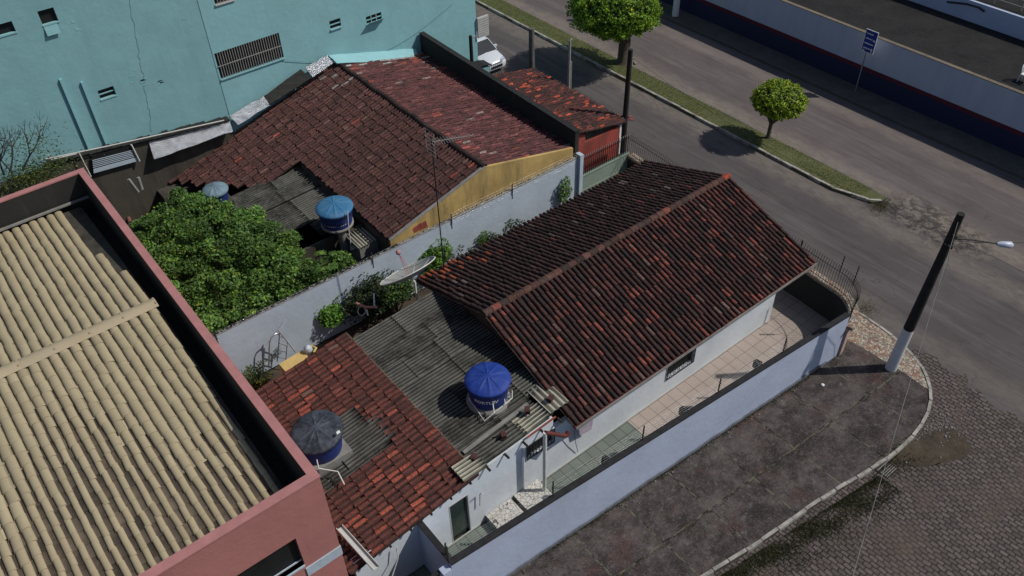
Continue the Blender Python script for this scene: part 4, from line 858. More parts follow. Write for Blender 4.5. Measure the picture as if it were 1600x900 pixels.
for i, (a, b, z0, z1) in enumerate(wins):
    y = YB_-(.06 if a > 11 else 0); mb = MB(); mb.box(a+.002, b-.002, y+.14, y+.17, z0+.002, z1-.002); w = mb.build('window', 'dark', BB)
    mb = MB(); mb.box(a-.02, b+.02, y-.03, y+.12, z0-.04, z0+.012)
    if i in (5, 2, 4):
        mb.box(a, b, y+.05, y+.09, (z0+z1)/2-.02, (z0+z1)/2+.02)
    mb.build('sill', 'teal2' if i < 6 else 'frame', w)
    if i in (3, 6):
        mb = MB(); n_ = int((b-a)/.115)
        for k in range(1, n_): x = a+(b-a)*k/n_; mb.box(x-.012, x+.012, y+.0, y+.03, z0, z1)
        for f in (.5,): mb.box(a, b, y-.005, y+.02, z0+(z1-z0)*f-.015, z0+(z1-z0)*f+.015)
        mb.build('bars', 'fish', w)
    if i == 5:
        mb = MB(); mb.slab([(a, y-.02, z0+.02), (b, y-.02, z0+.02), (b, y-.3, z0+.22), (a, y-.3, z0+.22)], .015); mb.build('open_sash', 'teal2', w)
        [MB().box(a+(b-a)*f-.012, a+(b-a)*f+.012, y+.05, y+.08, z0, z1).build('mullion', 'frame', w) for f in (.33, .66)]
    if i == 1:
        mb = MB(); mb.slab([(a, y-.01, z0-.03), (b-.1, y-.01, z0-.03), (b-.1, y-.12, z0-.4), (a, y-.12, z0-.4)], .01); mb.build('open_sash', 'teal', w)
for (xa, xb, z1) in ((4.9, 5.02, 7.68), (5.62, 5.72, 7.3)):
    mb = MB(); mb.box(xa, xb, YB_-.1, YB_, 4.2, z1); mb.build('pilaster', 'teal2', BB)
# crack down the wall
mb = MB(); rr = random.Random(9); pts = []
for z in np.linspace(10.6, 4.1, 40): pts.append((8.55+(.0 if z > 8 else -.0)-.95*((10.6-z)/6.5)**1.3+.75*max(0, (8-z))/4*0+rr.gauss(0, .035), YB_-.004, z))
mb.tube(pts, .007, 3); mb.build('crack', 'dark', BB)
mb = MB()
for k in range(16):
    q = (198+rr.gauss(0, 22)+25, 128+rr.gauss(0, 7)); p = PY(*q, YB_-.01); d = rr.uniform(.1, .28); MB().slab([p, p+[d, 0, rr.gauss(0, .03)], p+[d*.7, 0, .05], p+[.05, 0, .06]], -.012).build('peeling_paint', 'teal2' if k % 6 else 'dark', BB)
for q in ((112, 36), (119, 48), (285, 31)): p = PY(*q, YB_-.01); MB().slab([p, p+[.14, 0, -.03], p+[.1, 0, .05], p+[.02, 0, .08]], -.01).build('peeling_paint', 'teal2', BB)
# cable drooping across the wall
mb = MB(); c0 = PY(444, 92, YB_-.1); c1_ = PY(710, 3, YB_-.1); mb.tube([c0*(1-t)+c1_*t+[0, 0, -1.3*math.sin(math.pi*t)] for t in np.linspace(0, 1, 14)], .01, 4); mb.build('cable', 'teal', BB)
# vent box and street side board
b0 = PX(750, 40, 26.0); mb = MB(); mb.box(25.72, 26.45, b0[1]-.2, b0[1]-.08, b0[2]-.6, b0[2]+.55); t = mb.build('signboard', 'frame', BB)
mb = MB(); [mb.box(25.76, 26.41, b0[1]-.206, b0[1]-.201, b0[2]-.5+k*.13, b0[2]-.47+k*.13) for k in range(8)]; mb.build('slats', 'concrete', t)
# old masonry at the foot of the teal wall
OW = thing('ruined_wall', 'dark mossy masonry wall with a louvred opening below the teal building', 'wall', (5, 35.3, 0))
mb = MB(); mb.prism([(-3, 35.2), (3.3, 35.2), (3.3, 35.58), (-3, 35.58)], -.1, 4.3); mb.prism([(3.3, 35.22), (11.0, 35.22), (11.0, 35.52), (3.3, 35.52)], -.1, [4.45, 3.5, 3.5, 4.45])
mb.box(6.9, 11, 34.4, 35.2, -.1, 1.5)
mb.build('masonry', 'oldwall', OW)
mb = MB(); rr = random.Random(2); x = 3.2
while x < 11: w = rr.uniform(.15, .4); zz = 4.47-(x-3.3)*.123; mb.box(x, x+w, 35.14, 35.5, zz-.02, zz+rr.uniform(.05, .14)); x += w+.02
mb.build('rubble_top', 'mould_shade', OW)
l0, l1, l2, l3 = PY(143, 243, 35.1), PY(205, 228, 35.1), PY(217, 250, 35.1), PY(146, 270, 35.1)
mb = MB(); mb.slab([l0, l1, l2, l3], .04, (0, -1, 0)); L0 = mb.build('opening', 'dark', OW)
mb = MB()
for k in range(5): t_ = .28+k*.10; a = l0*(1-t_)+l3*t_; b = l1*(1-t_)+l2*t_; mb.slab([a+[0, -.05, 0], b+[0, -.05, 0], b+[0, -.05, .035], a+[0, -.05, .035]], .01, (0, -1, 0))
a = l0*.25+l3*.75; b = l1*.25+l2*.75; mb.slab([a+[0, -.045, 0], b+[0, -.045, 0], l2+[0, -.045, 0], l3+[0, -.045, 0]], .012, (0, -1, 0)); mb.build('louvres', M['bandlt'], L0)
mb = MB(); mb.tube([PY(65, 250, 35.0), PY(170, 228, 35.0), PY(350, 188, 35.0)], .028, 6); mb.tube([PY(123, 238, 35.0), PY(142, 276, 34.9)], .03, 6); mb.tube([PY(75, 242, 35.0), PY(78, 250, 35.0), PY(120, 240, 35.0)], .035, 6); mb.tube([PY(205, 226, 35.0), PY(218, 252, 35.0)], .04, 5); mb.build('pipes', 'frame', OW)
mb = MB(); mb.box(-3, 3.2, 33.4, 35.2, -.1, 2.8); mb.box(1.2, 2.9, 33.0, 33.4, -.1, 3.0); mb.build('low_ledge', 'oldwall', OW)
mb = MB(); mb.box(-3, 1.5, 32.6, 33.3, -.1, 3.1); tag(mb.build('low_wall', 'green'), 'low pale green wall just behind the pink parapet', 'wall')
# flashing between teal wall and old roof
def sheet(qs, y, name, mat, label, cat, th=.03, tilt=.0, grp=None, par=None):
    pts = [PY(*q, y+dy) for q, dy in qs]; n_ = 10; mb = MB(); rr = random.Random(int(pts[0][0]*100)); a, b, c_, d = [Vector(p) for p in pts]; vs = []
    for j in range(5):
        for i in range(n_+1):
            u, v = i/n_, j/4; p = (a*(1-u)+b*u)*(1-v)+(d*(1-u)+c_*u)*v; vs.append(tuple(p+Vector((0, rr.gauss(0, .012), rr.gauss(0, .012)))))
    k = len(vs); m = n_+1; vs += [(x, y_+th, z-th) for x, y_, z in vs]
    fs = [(j*m+i, (j+1)*m+i, (j+1)*m+i+1, j*m+i+1) for j in range(4) for i in range(n_)]; fs += [tuple(q+k for q in reversed(f)) for f in fs]
    for i in range(n_): fs += [(i, i+1, i+1+k, i+k), (4*m+i, 4*m+i+k, 4*m+i+1+k, 4*m+i+1)]
    for j in range(4): fs += [(j*m, j*m+k, (j+1)*m+k, (j+1)*m), (j*m+n_, (j+1)*m+n_, (j+1)*m+n_+k, j*m+n_+k)]
    mb.add(vs, fs); return tag(mb.build(name, mat), label, cat, grp)
G_ = 'metal flashings where the old roof meets the teal wall'
sheet([((231, 218), .1), ((358, 187), .1), ((364, 205), -.45), ((241, 249), -.45)], 35.2, 'flashing', 'foil', 'longest silver foil flashing, at the low end of the teal wall', 'flashing', grp=G_)
sheet([((358, 181), .1), ((413, 150), .1), ((422, 164), -.3), ((372, 195), -.3)], 35.2, 'flashing', 'foil', 'crumpled silver flashing midway up beside the dark felt', 'flashing', grp=G_)
sheet([((477, 105), .1), ((511, 86), .1), ((521, 98), -.3), ((489, 121), -.3)], 35.2, 'flashing', 'foil', 'small silver flashing at the top end next to the ridge', 'flashing', grp=G_)
sheet([((412, 150), .1), ((470, 108), .1), ((486, 122), -.3), ((422, 163), -.3)], 35.2, 'roofing_felt', 'mould_shade', 'dark bulging felt strip between two silver flashings', 'felt', th=.1)
sheet([((513, 86), .15), ((649, 76), .15), ((657, 93), -.35), ((527, 99), -.35)], 35.3, 'cement_fillet', M['teal2'], 'smooth light teal cement strip above the old roof', 'cement strip', th=.1)

# ------------------------------------------------------------------ old house with the yellow gable
YH = thing('house', 'old house with a mossy clay roof and a stained yellow gable wall', 'house', (15, 29, 0))
zr2 = 4.35; sl_, sr_ = .29, .235
mb = MB(); pt = .20
def in_left(u, v, i, j):
    y = 23.5+u; x = 17-v
    if x > 12.35: return True
    if y < 31.0: return False
    if x < 9.0 and y < 33.2: return False
    return x > 8.9-(y-33.2)*.62
L_ = .41; nvl = int(10.2/(L_*math.cos(math.atan(sl_))))
def colyl(i, j, rr):
    if 48 < i and j < 5 and rr.random() < .05: return (.3, .27, .25)
    return (col_old if i > 32 else lambda a, b, c: mul(col_old(a, b, c), .85))(i, j, rr)
tiles(mb, (17, 23.5, zr2), (0, 1, 0), (-1, 0, -sl_), 60, nvl, pt, L_, colyl, inside=lambda u, v, i, j: in_left(u, v*math.cos(math.atan(sl_)), i, j), seed=61, jit=.016, chan=(.05, .024, .021)); mb.build('roof', 'tile_old', YH)
mb = MB(); nvr = 12
def colyr(i, j, rr):
    if i > 53 and rr.random() < .2: return jitc((.45, .42, .40), rr, .1)
    if i > 53 and rr.random() < .12: return jitc((.36, .09, .06), rr, .1)
    return col_old2(i, j, rr)
tiles(mb, (17, 23.5, zr2), (0, 1, 0), (1, 0, -sr_), 60, nvr, pt, 5.05/nvr, colyr, seed=62, jit=.018, chan=(.07, .027, .026)); mb.build('roof', 'tile_old', YH)
mb = MB(); mb.slab([(17, 23.5, zr2-.06), (17, 35.5, zr2-.06), (12.3, 35.5, zr2-.06-4.7*sl_), (12.3, 23.5, zr2-.06-4.7*sl_)], .02, (0, 0, 1)); mb.slab([(12.3, 31, zr2-.06-4.7*sl_), (12.3, 35.5, zr2-.06-4.7*sl_), (8.8, 35.5, zr2-.06-8.2*sl_), (8.8, 33.2, zr2-.06-8.2*sl_)], .02, (0, 0, 1)); mb.slab([(17, 23.5, zr2-.06), (22, 23.5, zr2-.06-5*sr_), (22, 35.5, zr2-.06-5*sr_), (17, 35.5, zr2-.06)], .02, (0, 0, 1)); mb.build('roof_deck', 'wood', YH)
mb = MB(); rr = random.Random(8)
for k in range(34):
    y = 23.45+k*12.05/34; c = jitc((.06, .032, .028), rr); vs = []
    for yy, ra in ((y, .13), (y+.4, .11)): vs += [(17+math.cos(a)*ra*1.1+.02*math.sin(k), yy, zr2+.02+math.sin(a)*ra) for a in [math.pi*q/6 for q in range(7)]]
    mb.add(vs, [(q, 7+q, 8+q, q+1) for q in range(6)], c, True); mb.add([(17, y, zr2)]+vs[:7], [(0, q+1, q+2) for q in range(6)], mul(c, .6))
mb.build('ridge_cap', 'tile_old', YH)
mb = MB()
ztop = lambda x: zr2+.07-(17-x)*sl_ if x < 17 else zr2+.05-(x-17)*sr_
gx = [12.2, 13.5, 15, 17, 18.5, 20, 21.85]; mb.add([(x, y, z) for y in (23.40, 23.52) for x in gx for z in (0, ztop(x))],
    [(2*i, 2*i+2, 2*i+3, 2*i+1) for i in range(6)]+[(14+2*i, 14+2*i+1, 14+2*i+3, 14+2*i+2) for i in range(6)]+[(2*i+1, 2*i+3, 17+2*i, 15+2*i) for i in range(6)]+[(0, 1, 15, 14), (12, 26, 27, 13)])
mb.build('gable_wall', 'yellow', YH)
mb = MB(); [mb.slab([(gx[i], 23.39, ztop(gx[i])), (gx[i+1], 23.39, ztop(gx[i+1])), (gx[i+1], 23.53, ztop(gx[i+1])), (gx[i], 23.53, ztop(gx[i]))], .035, (0, 0, 1)) for i in range(3)]; mb.build('verge', 'concrete', YH)
pb_ = [PY(*q, 23.4) for q in ((645, 357), (657, 348), (658, 358), (647, 364))]; pb2 = [PY(*q, 23.4) for q in ((655, 350), (665, 345), (668, 354), (659, 358))]
mb = MB(); mb.slab([pb_[0], pb_[1], pb_[2], pb_[3]], -.012, (0, 1, 0)); mb.slab([pb2[0], pb2[1], pb2[2], pb2[3]], -.016, (0, 1, 0)); mb.build('exposed_brick', M['redbrick'], YH)
MB().box(12.2, 12.35, 23.52, 31, 0, 2.85).build('wall', 'oldwall', YH); MB().box(21.75, 21.95, 23.52, 35.4, 0, 3.0).build('wall', 'oldwall', YH)
mb = MB(); mb.prism([(21.98, 23.42), (22.2, 23.42), (22.2, 35.5), (21.98, 35.5)], 0, [4.0, 4.0, 4.25, 4.25]); pw = mb.build('fire_wall', 'mould_shade', YH)
mb = MB(); mb.prism([(21.95, 23.38), (22.23, 23.38), (22.23, 35.5), (21.95, 35.5)], [4.0, 4.0, 4.25, 4.25], [4.06, 4.06, 4.31, 4.31]); mb.build('coping', 'coping', pw)
mb = MB(); a, b = PL0 = (P(755, 232, 3.55), P(793, 227, 3.5)); mb.tube([P(755, 232, 3.75), P(795, 227, 3.45)], .04, 6); tag(mb.build('plank', 'concrete'), 'pale batten lying on the right slope of the old mossy roof', 'plank')
# fibre cement lean-to behind
LT = thing('lean_to', 'low shed roofed with black stained corrugated sheets beside the faded blue tank', 'shed', (11, 28.5, 0))
rr = random.Random(4)
for k in range(5):
    for s_ in range(2):
        x0_ = 8.6+s_*1.95; mb = MB(); yy = 26.1+k*1.0
        if s_ == 0 and k < 1: continue
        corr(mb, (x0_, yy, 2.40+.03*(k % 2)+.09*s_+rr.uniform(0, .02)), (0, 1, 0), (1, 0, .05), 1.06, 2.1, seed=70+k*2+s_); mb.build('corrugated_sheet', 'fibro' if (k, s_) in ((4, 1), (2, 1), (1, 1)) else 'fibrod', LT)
mb = MB(); mb.box(8.8, 12.2, 30.9, 31.0, -.1, 2.3); mb.box(8.8, 8.95, 27.0, 30.9, -.1, 2.3); mb.box(11.55, 12.2, 25.6, 25.75, -.1, 2.5); mb.box(8.95, 11.5, 26.0, 26.1, -.1, 2.3); mb.build('wall', 'oldwall', LT)
mb = MB(); q = P(560, 368, 2.3); mb.box(11.35, 12.19, 24.5, 25.5, -.1, 2.35); mb.build('lobby', 'concrete', LT)
mb = MB(); corr(mb, (11.3, 24.45, 2.45), (1, 0, 0), (0, 1, .0), .95, 1.15, seed=99, nrow=3); mb.build('corrugated_sheet', 'fibrol', LT)
# small red roofed house at the street
RH = thing('house', 'small street house with bright red patches on its dark clay roof', 'house', (24, 27, 0))
sw = math.atan2(.62, 3.2); mb = MB(); L_ = .3
tiles(mb, (22.32, 23.75, 3.62), (0, 1, 0), (1, -.0, -.2), 34, 11, .202, L_, col_red, seed=81, jit=.02, chan=(.03, .016, .014)); 
mb.build('roof', 'tile_old', RH)
mb = MB(); mb.slab([(22.25, 23.8, 3.56), (25.5, 23.8, 2.91), (25.5, 30.6, 2.91), (22.25, 30.6, 3.56)], .02, (0, 0, 1)); mb.build('roof_deck', 'wood', RH)
mb = MB(); mb.box(22.22, 25.2, 23.85, 24.0, 0, 2.82); mb.prism([(22.22, 23.85), (23.0, 23.85), (23.0, 24.0), (22.22, 24.0)], 2.82, [3.5, 3.3, 3.3, 3.5]); mb.box(25.05, 25.2, 24.0, 30.5, 0, 2.8); mb.box(22.3, 25.05, 30.35, 30.5, 0, 2.8); mb.build('wall', 'redbrick', RH)
mb = MB(); mb.box(25.2, 25.32, 23.83, 24.0, 0, 2.9); mb.build('corner_strip', 'wht', RH)
mb = MB(); corr(mb, (23.0, 23.98, 2.8), (1, 0, -.18), (0, 0, 1), 1.9, .5, pitch=.12, nrow=2, seed=3); mb.build('vent_sheet', 'fibro', RH)
mb = MB()
for k in range(9):
    a = P(962+random.uniform(-5, 22), 183+random.uniform(-4, 5), 2.85); mb.tube([a, a+[random.uniform(.1, .3), random.uniform(-.2, .1), -.05]], .05, 4)
mb.build('loose_tiles', 'redbrick', RH)

# ------------------------------------------------------------------ across the avenue
FWL = thing('boundary_wall', 'tall white wall with red stripe and navy base across the avenue', 'wall', (41.7, 20, 0))
mb = MB(); mb.box(41.62, 41.8, -30, 110, -.1, 3.0); mb.build('wall_face', 'wall3', FWL)
mb = MB(); mb.box(41.60, 41.83, -30, 110, 3.0, 3.04); mb.build('coping', M['sand'], FWL)
g = MB(); g.prism([(41.8, -30), (90, -30), (90, 110), (41.8, 110)], -.155, .05); struct('yard_ground', g, 'darkyard')
mb = MB(); mb.prism([(53.7, 5), (53.9, 5), (53.9, 60), (53.7, 60)], 0, 1.3); t = tag(mb.build('retaining_wall', 'lilac'), 'lower pale wall in the dark yard beyond the white wall', 'wall')
mb = MB(); mb.tube([PX(1480, 3, 53.6), PX(1510, 6, 53.6), PX(1530, 12, 53.6), PX(1538, 18, 53.6)], .06, 5); mb.build('pipe', 'steel', t)
g = MB(); g.prism([(53.9, 5), (80, 5), (80, 60), (53.9, 60)], .04, 1.2); struct('upper_terrace', g, 'darkyard')
mb = MB(); mb.tube([(54.6, 16, 1.9), (54.6, 24, 1.9)], .035, 5); mb.tube([(54.6, 16, 1.5), (54.6, 24, 1.5)], .025, 5)
for y in (17.5, 19.2, 20.9, 22.6): mb.tube([(54.6, y, 1.2), (54.6, y, 1.9)], .03, 5)
tag(mb.build('railing', 'fish'), 'thin pale handrail on the terrace above the lower wall', 'railing')
# plastic chair
cc = P(1601, 128, .05); CH = thing('garden_chair', 'white plastic armchair in the dark yard behind the white wall', 'chair', tuple(cc)); x, y, z = cc
mb = MB(); mb.prism([(x-.26, y-.25), (x+.26, y-.25), (x+.24, y+.27), (x-.24, y+.27)], z+.42, z+.46); mb.build('seat', 'wht', CH)
for a, b in ((-.27, -.27), (.27, -.27), (-.25, .28), (.25, .28)):
    mb = MB(); mb.tube([(x+a*1.1, y+b*1.1, z), (x+a*.92, y+b*.92, z+.45)], [.022, .035], 6); mb.build('leg', 'wht', CH)
mb = MB(); n_ = 10; mb.tube([(x+.27*math.cos(t_)*(1.), y+.27+.1*math.sin(t_), z+.66+.26*math.sin(t_)) for t_ in np.linspace(0, math.pi, n_)], .03, 6)
for k in range(5): xx = x-.18+k*.09; mb.tube([(xx, y+.27, z+.44), (xx, y+.34, z+.86)], .02, 5)
mb.build('backrest', 'wht', CH)
for s_ in (-1, 1): mb = MB(); mb.tube([(x+s_*.27, y-.24, z+.44), (x+s_*.29, y-.22, z+.66), (x+s_*.28, y+.25, z+.68)], .025, 6); mb.build('armrest', 'wht', CH)
# direction sign
sc = PX(1338, 135, 41.05); sx, sy = 41.05, 21.15
SG = thing('street_sign', 'blue direction sign on a thin post before the white wall', 'sign', (sx, sy, 0))
mb = MB(); mb.tube([(sx, sy, 0), (sx, sy, 2.5)], .035, 8); mb.build('post', 'concrete', SG)
q = [PX(*a, 41.0) for a in ((1347.5, 80), (1364.5, 75), (1371.5, 46.5), (1354.5, 52.5))]
yA, yB, zA, zB = 21.45, 20.72, 2.36, 3.6
mb = MB(); mb.box(40.98, 41.01, yB, yA, zA, zB); pn = mb.build('panel', 'wht', SG)
mb = MB(); mb.box(40.974, 40.98, yB+.03, yA-.03, zA+.03, zB-.03); mb.build('blue_field', 'signblue', pn)
mb = MB(); rr = random.Random(3)
for k in range(4):
    zz = zB-.24-k*.27; w = (.4, .36, .52, .44)[k]; y_ = yA-.1
    while y_ > yA-.1-w: dw = rr.uniform(.03, .05); mb.box(40.968, 40.974, y_-dw, y_, zz, zz+rr.uniform(.05, .075)); y_ -= dw+.018
mb.box(40.968, 40.974, yB+.08, yB+.17, zB-.56, zB-.46); mb.box(40.968, 40.974, yB+.1, yB+.16, zA+.05, zA+.3); mb.box(40.968, 40.974, yA-.2, yA-.1, zA+.05, zA+.12); mb.build('lettering', 'wht', pn)

# ------------------------------------------------------------------ poles
b0 = P(1392, 575, 0); top = P(1502, 334, 7.4); b0[0] += .0
PL_ = thing('utility_pole', 'tall black and white utility pole with a street lamp at the corner pavement', 'pole', tuple(b0))
mix_ = lambda t_: b0*(1-t_)+top*t_
zt_ = P(1425, 507, 2.1)
mb = MB(); mb.tube([mix_(0), mix_(.29)], [.215, .19], 16); mb.build('painted_base', 'polew', PL_)
mb = MB(); mb.tube([mix_(.29), mix_(1.)], [.19, .12], 16); sh = mb.build('shaft', 'poled', PL_)
a = mix_(.86); lp = P(1560, 381, 6.25)
mb = MB(); mb.tube([a, a*.55+lp*.45+[0, 0, .05], lp], .022, 7); ar = mb.build('lamp_arm', 'steel', PL_)
dirn = (lp-a)/np.linalg.norm(lp-a)
mb = MB(); mb.tube([lp-dirn*.05, lp+dirn*.1, lp+dirn*.38, lp+dirn*.46], [.05, .1, .12, .06], 10); mb.build('lamp_head', 'lampglass', ar)
mb = MB(); a2 = mix_(.84)
mb.tube([a2+[-.25, 0, .02], a2+[.25, .05, .02]], .04, 6); mb.tube([mix_(.83)-[.15, .1, 0], mix_(.83)+[.17, -.08, 0]], .05, 6)
mb.build('crossarms', 'rubber', PL_)
for k in range(4): p = mix_(.8+k*.03)+[.16*(-1)**k, -.1, 0]; MB().lathe(tuple(p), [(0, 0), (.05, 0), (.06, .05), (.04, .09), (0, .1)], 8).build('insulator', 'rubber', PL_)
mb = MB(); mb.tube([mix_(.80)+[.1, -.12, 0], P(1478, 430, 4.2), P(1453, 480, 2.4)], .012, 4); mb.build('loose_cable', 'frame', PL_)
mb = MB(); p0 = mix_(.85); p1 = P(1700, 372, 6.2); mb.tube([p0*(1-t_)+p1*t_+[0, 0, -.15*math.sin(math.pi*t_)] for t_ in np.linspace(0, 1, 8)], .014, 4); tag(mb.build('power_cable', 'steel'), 'dark cable leaving the lamp pole towards the right edge', 'cable', 'overhead cables')
mb = MB(); p1 = P(1322, 935, 5.2); p0 = mix_(.97); mb.tube([p0*(1-t_)+p1*t_+[0, 0, -.1*math.sin(math.pi*t_)] for t_ in np.linspace(0, 1, 12)], .008, 4); tag(mb.build('power_cable', 'concrete'), 'thin pale cable dropping from the lamp pole over the setts', 'cable', 'overhead cables')
mb = MB(); p1 = P(1000, 118, 6.1); p0 = mix_(.86); mb.tube([p0*(1-t_)+np.array([25.95, 24.3, 6.0])*t_+[0, 0, -.5*math.sin(math.pi*t_)] for t_ in np.linspace(0, 1, 14)], .006, 4); tag(mb.build('power_cable', 'steel'), 'thin dark cable between the lamp pole and the pole behind the railing', 'cable', 'overhead cables')
def pole(x, y, z0, z1, r, mat, label, extra=None, name='utility_pole', cat='pole', n=10):
    t = thing(name, label, cat, (x, y, z0)); mb = MB(); mb.tube([(x, y, z0), (x, y, z1)], [r*1.15, r*.85], n); mb.build('shaft', mat, t)
    if extra:
        mb = MB(); extra(mb, x, y, z1); mb.build('fittings', 'concrete', t)
    return t
pole(25.95, 24.25, 0, 6.3, .13, 'poled', 'thin dark wooden pole beside the red brick end of the street house', lambda mb, x, y, z: (mb.tube([(x, y, z-.45), (x+.22, y-.12, z-.45)], .04, 6), mb.lathe((x+.2, y-.12, z-.75), [(0, 0), (.07, 0), (.08, .1), (0, .14)], 8)))
pole(26.2, 28.55, 0, 5.1, .075, 'fish', 'slim pale post rising behind the street house roof', lambda mb, x, y, z: (mb.tube([(x+.12, y, 0), (x+.12, y, 3.9)], .05, 6), mb.tube([(x, y, z), (x+.15, y, z)], .05, 5)), name='service_post', cat='post')
pole(26.55, 31.9, 0, 4.4, .17, M['concrete_d'], 'thick flat topped pole standing between the parked car and the slim pale post', None)
mb = MB(); p0 = np.array([26.55, 31.9, 4.3]); p1 = np.array([33.3, 34.5, 8]); 
x0_ = PX(735, 56, 24.0); pole(24.0, x0_[1], 0, x0_[2], .11, 'poled', 'short dark post in front of the teal building corner', lambda mb, x, y, z: mb.tube([(x, y, z-.2), (x+.35, y, z-.1), (x+.35, y, z-.3)], .03, 5), name='service_post', cat='post')
b = P(1055, 24, 0); pole(b[0], b[1], 0, 7.5, .24, 'polew', 'whitewashed square pole foot at the top edge across the avenue', None, n=4)

# ------------------------------------------------------------------ mast, antenna, dish
MX, MY = 12.87, 20.71
AN = thing('antenna_mast', 'thin mast with a comb shaped aerial rising at the rear corner of the gable roof', 'antenna', (MX, MY, 2.9))
mb = MB(); mb.tube([(MX, MY, 2.6), (MX, MY, 8.85)], .022, 6); mb.build('mast', 'steel', AN)
mb = MB(); a, b = P(674, 222, 8.6), P(740, 211, 8.6); mb.tube([a, b], .012, 4)
for k in range(16): t_ = k/15; p = a*(1-t_)+b*t_; L_ = .34-.2*t_; mb.tube([p+[0, -L_*.55, -L_*.2], p+[0, L_*.55, L_*.2]], .007, 3)
for k in range(7): p = a+[0, 0, -.45+.15*k]; mb.tube([p+[-.05, -.3, 0], p+[-.05, .3, 0]], .007, 3)
mb.tube([a+[-.05, -.25, -.45], a+[-.05, -.25, .45]], .008, 3); mb.tube([a+[-.05, .25, -.45], a+[-.05, .25, .45]], .008, 3); mb.build('aerial', 'fish', AN)
dc = P(637, 423, 3.65); DS = thing('satellite_dish', 'large pale mesh satellite dish pointing up beside the rear of the gable roof', 'satellite dish', (dc[0], dc[1], 2.7))
_h = Vector((dc[0], dc[1], 0)).normalized(); _r = _h.cross(Vector((0, 0, 1))).normalized(); dn = (_h*.50+Vector((0, 0, 1))*.80-_r*.33).normalized(); d1 = dn.orthogonal().normalized(); d2 = dn.cross(d1); mb = MB(); nn = 32; vs = []; rd = 1.12; V0 = Vector(dc)
n = N('dish_mesh'); M['dish'] = n.out((.36, .36, .34), .6)
for off in (0, .012):
    for i in range(7):
        r_ = rd*i/6
        for k in range(nn): a = 2*math.pi*k/nn; vs.append(tuple(V0+dn*(.28*(r_/rd)**2-.28+off)+(d1*math.cos(a)+d2*math.sin(a))*max(r_, .01)))
fs = [(i*nn+k, i*nn+(k+1) % nn, (i+1)*nn+(k+1) % nn, (i+1)*nn+k) for i in range(6) for k in range(nn)]; fs2 = [tuple(q+7*nn for q in f) for f in fs]; mb.add(vs, fs+[tuple(reversed(f)) for f in fs2], None, True); rf = mb.build('reflector', 'dish', DS)
mb = MB(); mb.tube([V0+(d1*math.cos(a)+d2*math.sin(a))*rd for a in np.linspace(0, 2*math.pi, 33)], .022, 5)
for k in range(8): a = k*math.pi/4; mb.tube([V0-dn*.27, V0-dn*.16+(d1*math.cos(a)+d2*math.sin(a))*rd*.62, V0+(d1*math.cos(a)+d2*math.sin(a))*rd], .012, 4)
mb.build('rim', 'pvc', rf)
fp = V0+dn*.75; mb = MB()
for k in range(3): a = k*2.1+.4; mb.tube([V0+(d1*math.cos(a)+d2*math.sin(a))*rd*.12-dn*.26, fp], .012, 4)
mb.lathe((fp.x, fp.y, fp.z-.05), [(0, 0), (.09, 0), (.1, .08), (.05, .16), (0, .16)], 8); mb.build('feed_horn', m_plain('pink_feed', (.4, .2, .2), .1), DS)
mp = P(650, 456, 2.7); mb = MB(); mb.tube([(mp[0], mp[1], 0), (mp[0], mp[1], 3.2), tuple(V0-dn*.3)], .04, 8); mb.build('stand', 'pvc', DS)

# ------------------------------------------------------------------ plants
def blob_pts(c, rad, n_, clumps=14, seed=1, shell=.75):
    r_ = np.random.default_rng(seed); cs = r_.normal(size=(clumps, 3)); cs /= np.linalg.norm(cs, axis=1)[:, None]; cs = cs*r_.uniform(.35, .75, (clumps, 1))*np.array(rad)
    p = []; k = r_.integers(0, clumps, n_); d = r_.normal(size=(n_, 3)); d /= np.linalg.norm(d, axis=1)[:, None]; rr_ = r_.uniform(shell, 1, (n_, 1))**.7
    return np.array(c)+cs[k]+d*rr_*np.array(rad)*.42*r_.uniform(.8, 1.2, (clumps, 1))[k], k
def bush(name, label, cat, base, c, rad, n_, leaf, base_col, seed, group=None, clumps=14, stem=None, var=.35, yel=.1, parts=True):
    t = thing(name, label, cat, tuple(base), group); pts, k = blob_pts(c, rad, n_, clumps, seed); cols = leafcols(n_, base_col, var, yel); kk = np.random.default_rng(seed).uniform(.65, 1.35, clumps)[k][:, None]
    mb = leaves(pts, leaf, np.clip(cols*kk, .002, .5)); mb.build('foliage', 'leaf', t)
    mb = MB(); rr = random.Random(seed)
    for q in range(6):
        tip = np.array(c)+[rr.gauss(0, .35)*rad[0], rr.gauss(0, .35)*rad[1], rr.uniform(-.2, .5)*rad[2]]; m_ = (np.array(base)+tip)/2+[rr.gauss(0, .05), rr.gauss(0, .05), 0]
        mb.tube([base, m_, tip], [stem or .03, (stem or .03)*.7, .008], 6)
    mb.build('stems', 'bark', t); return t
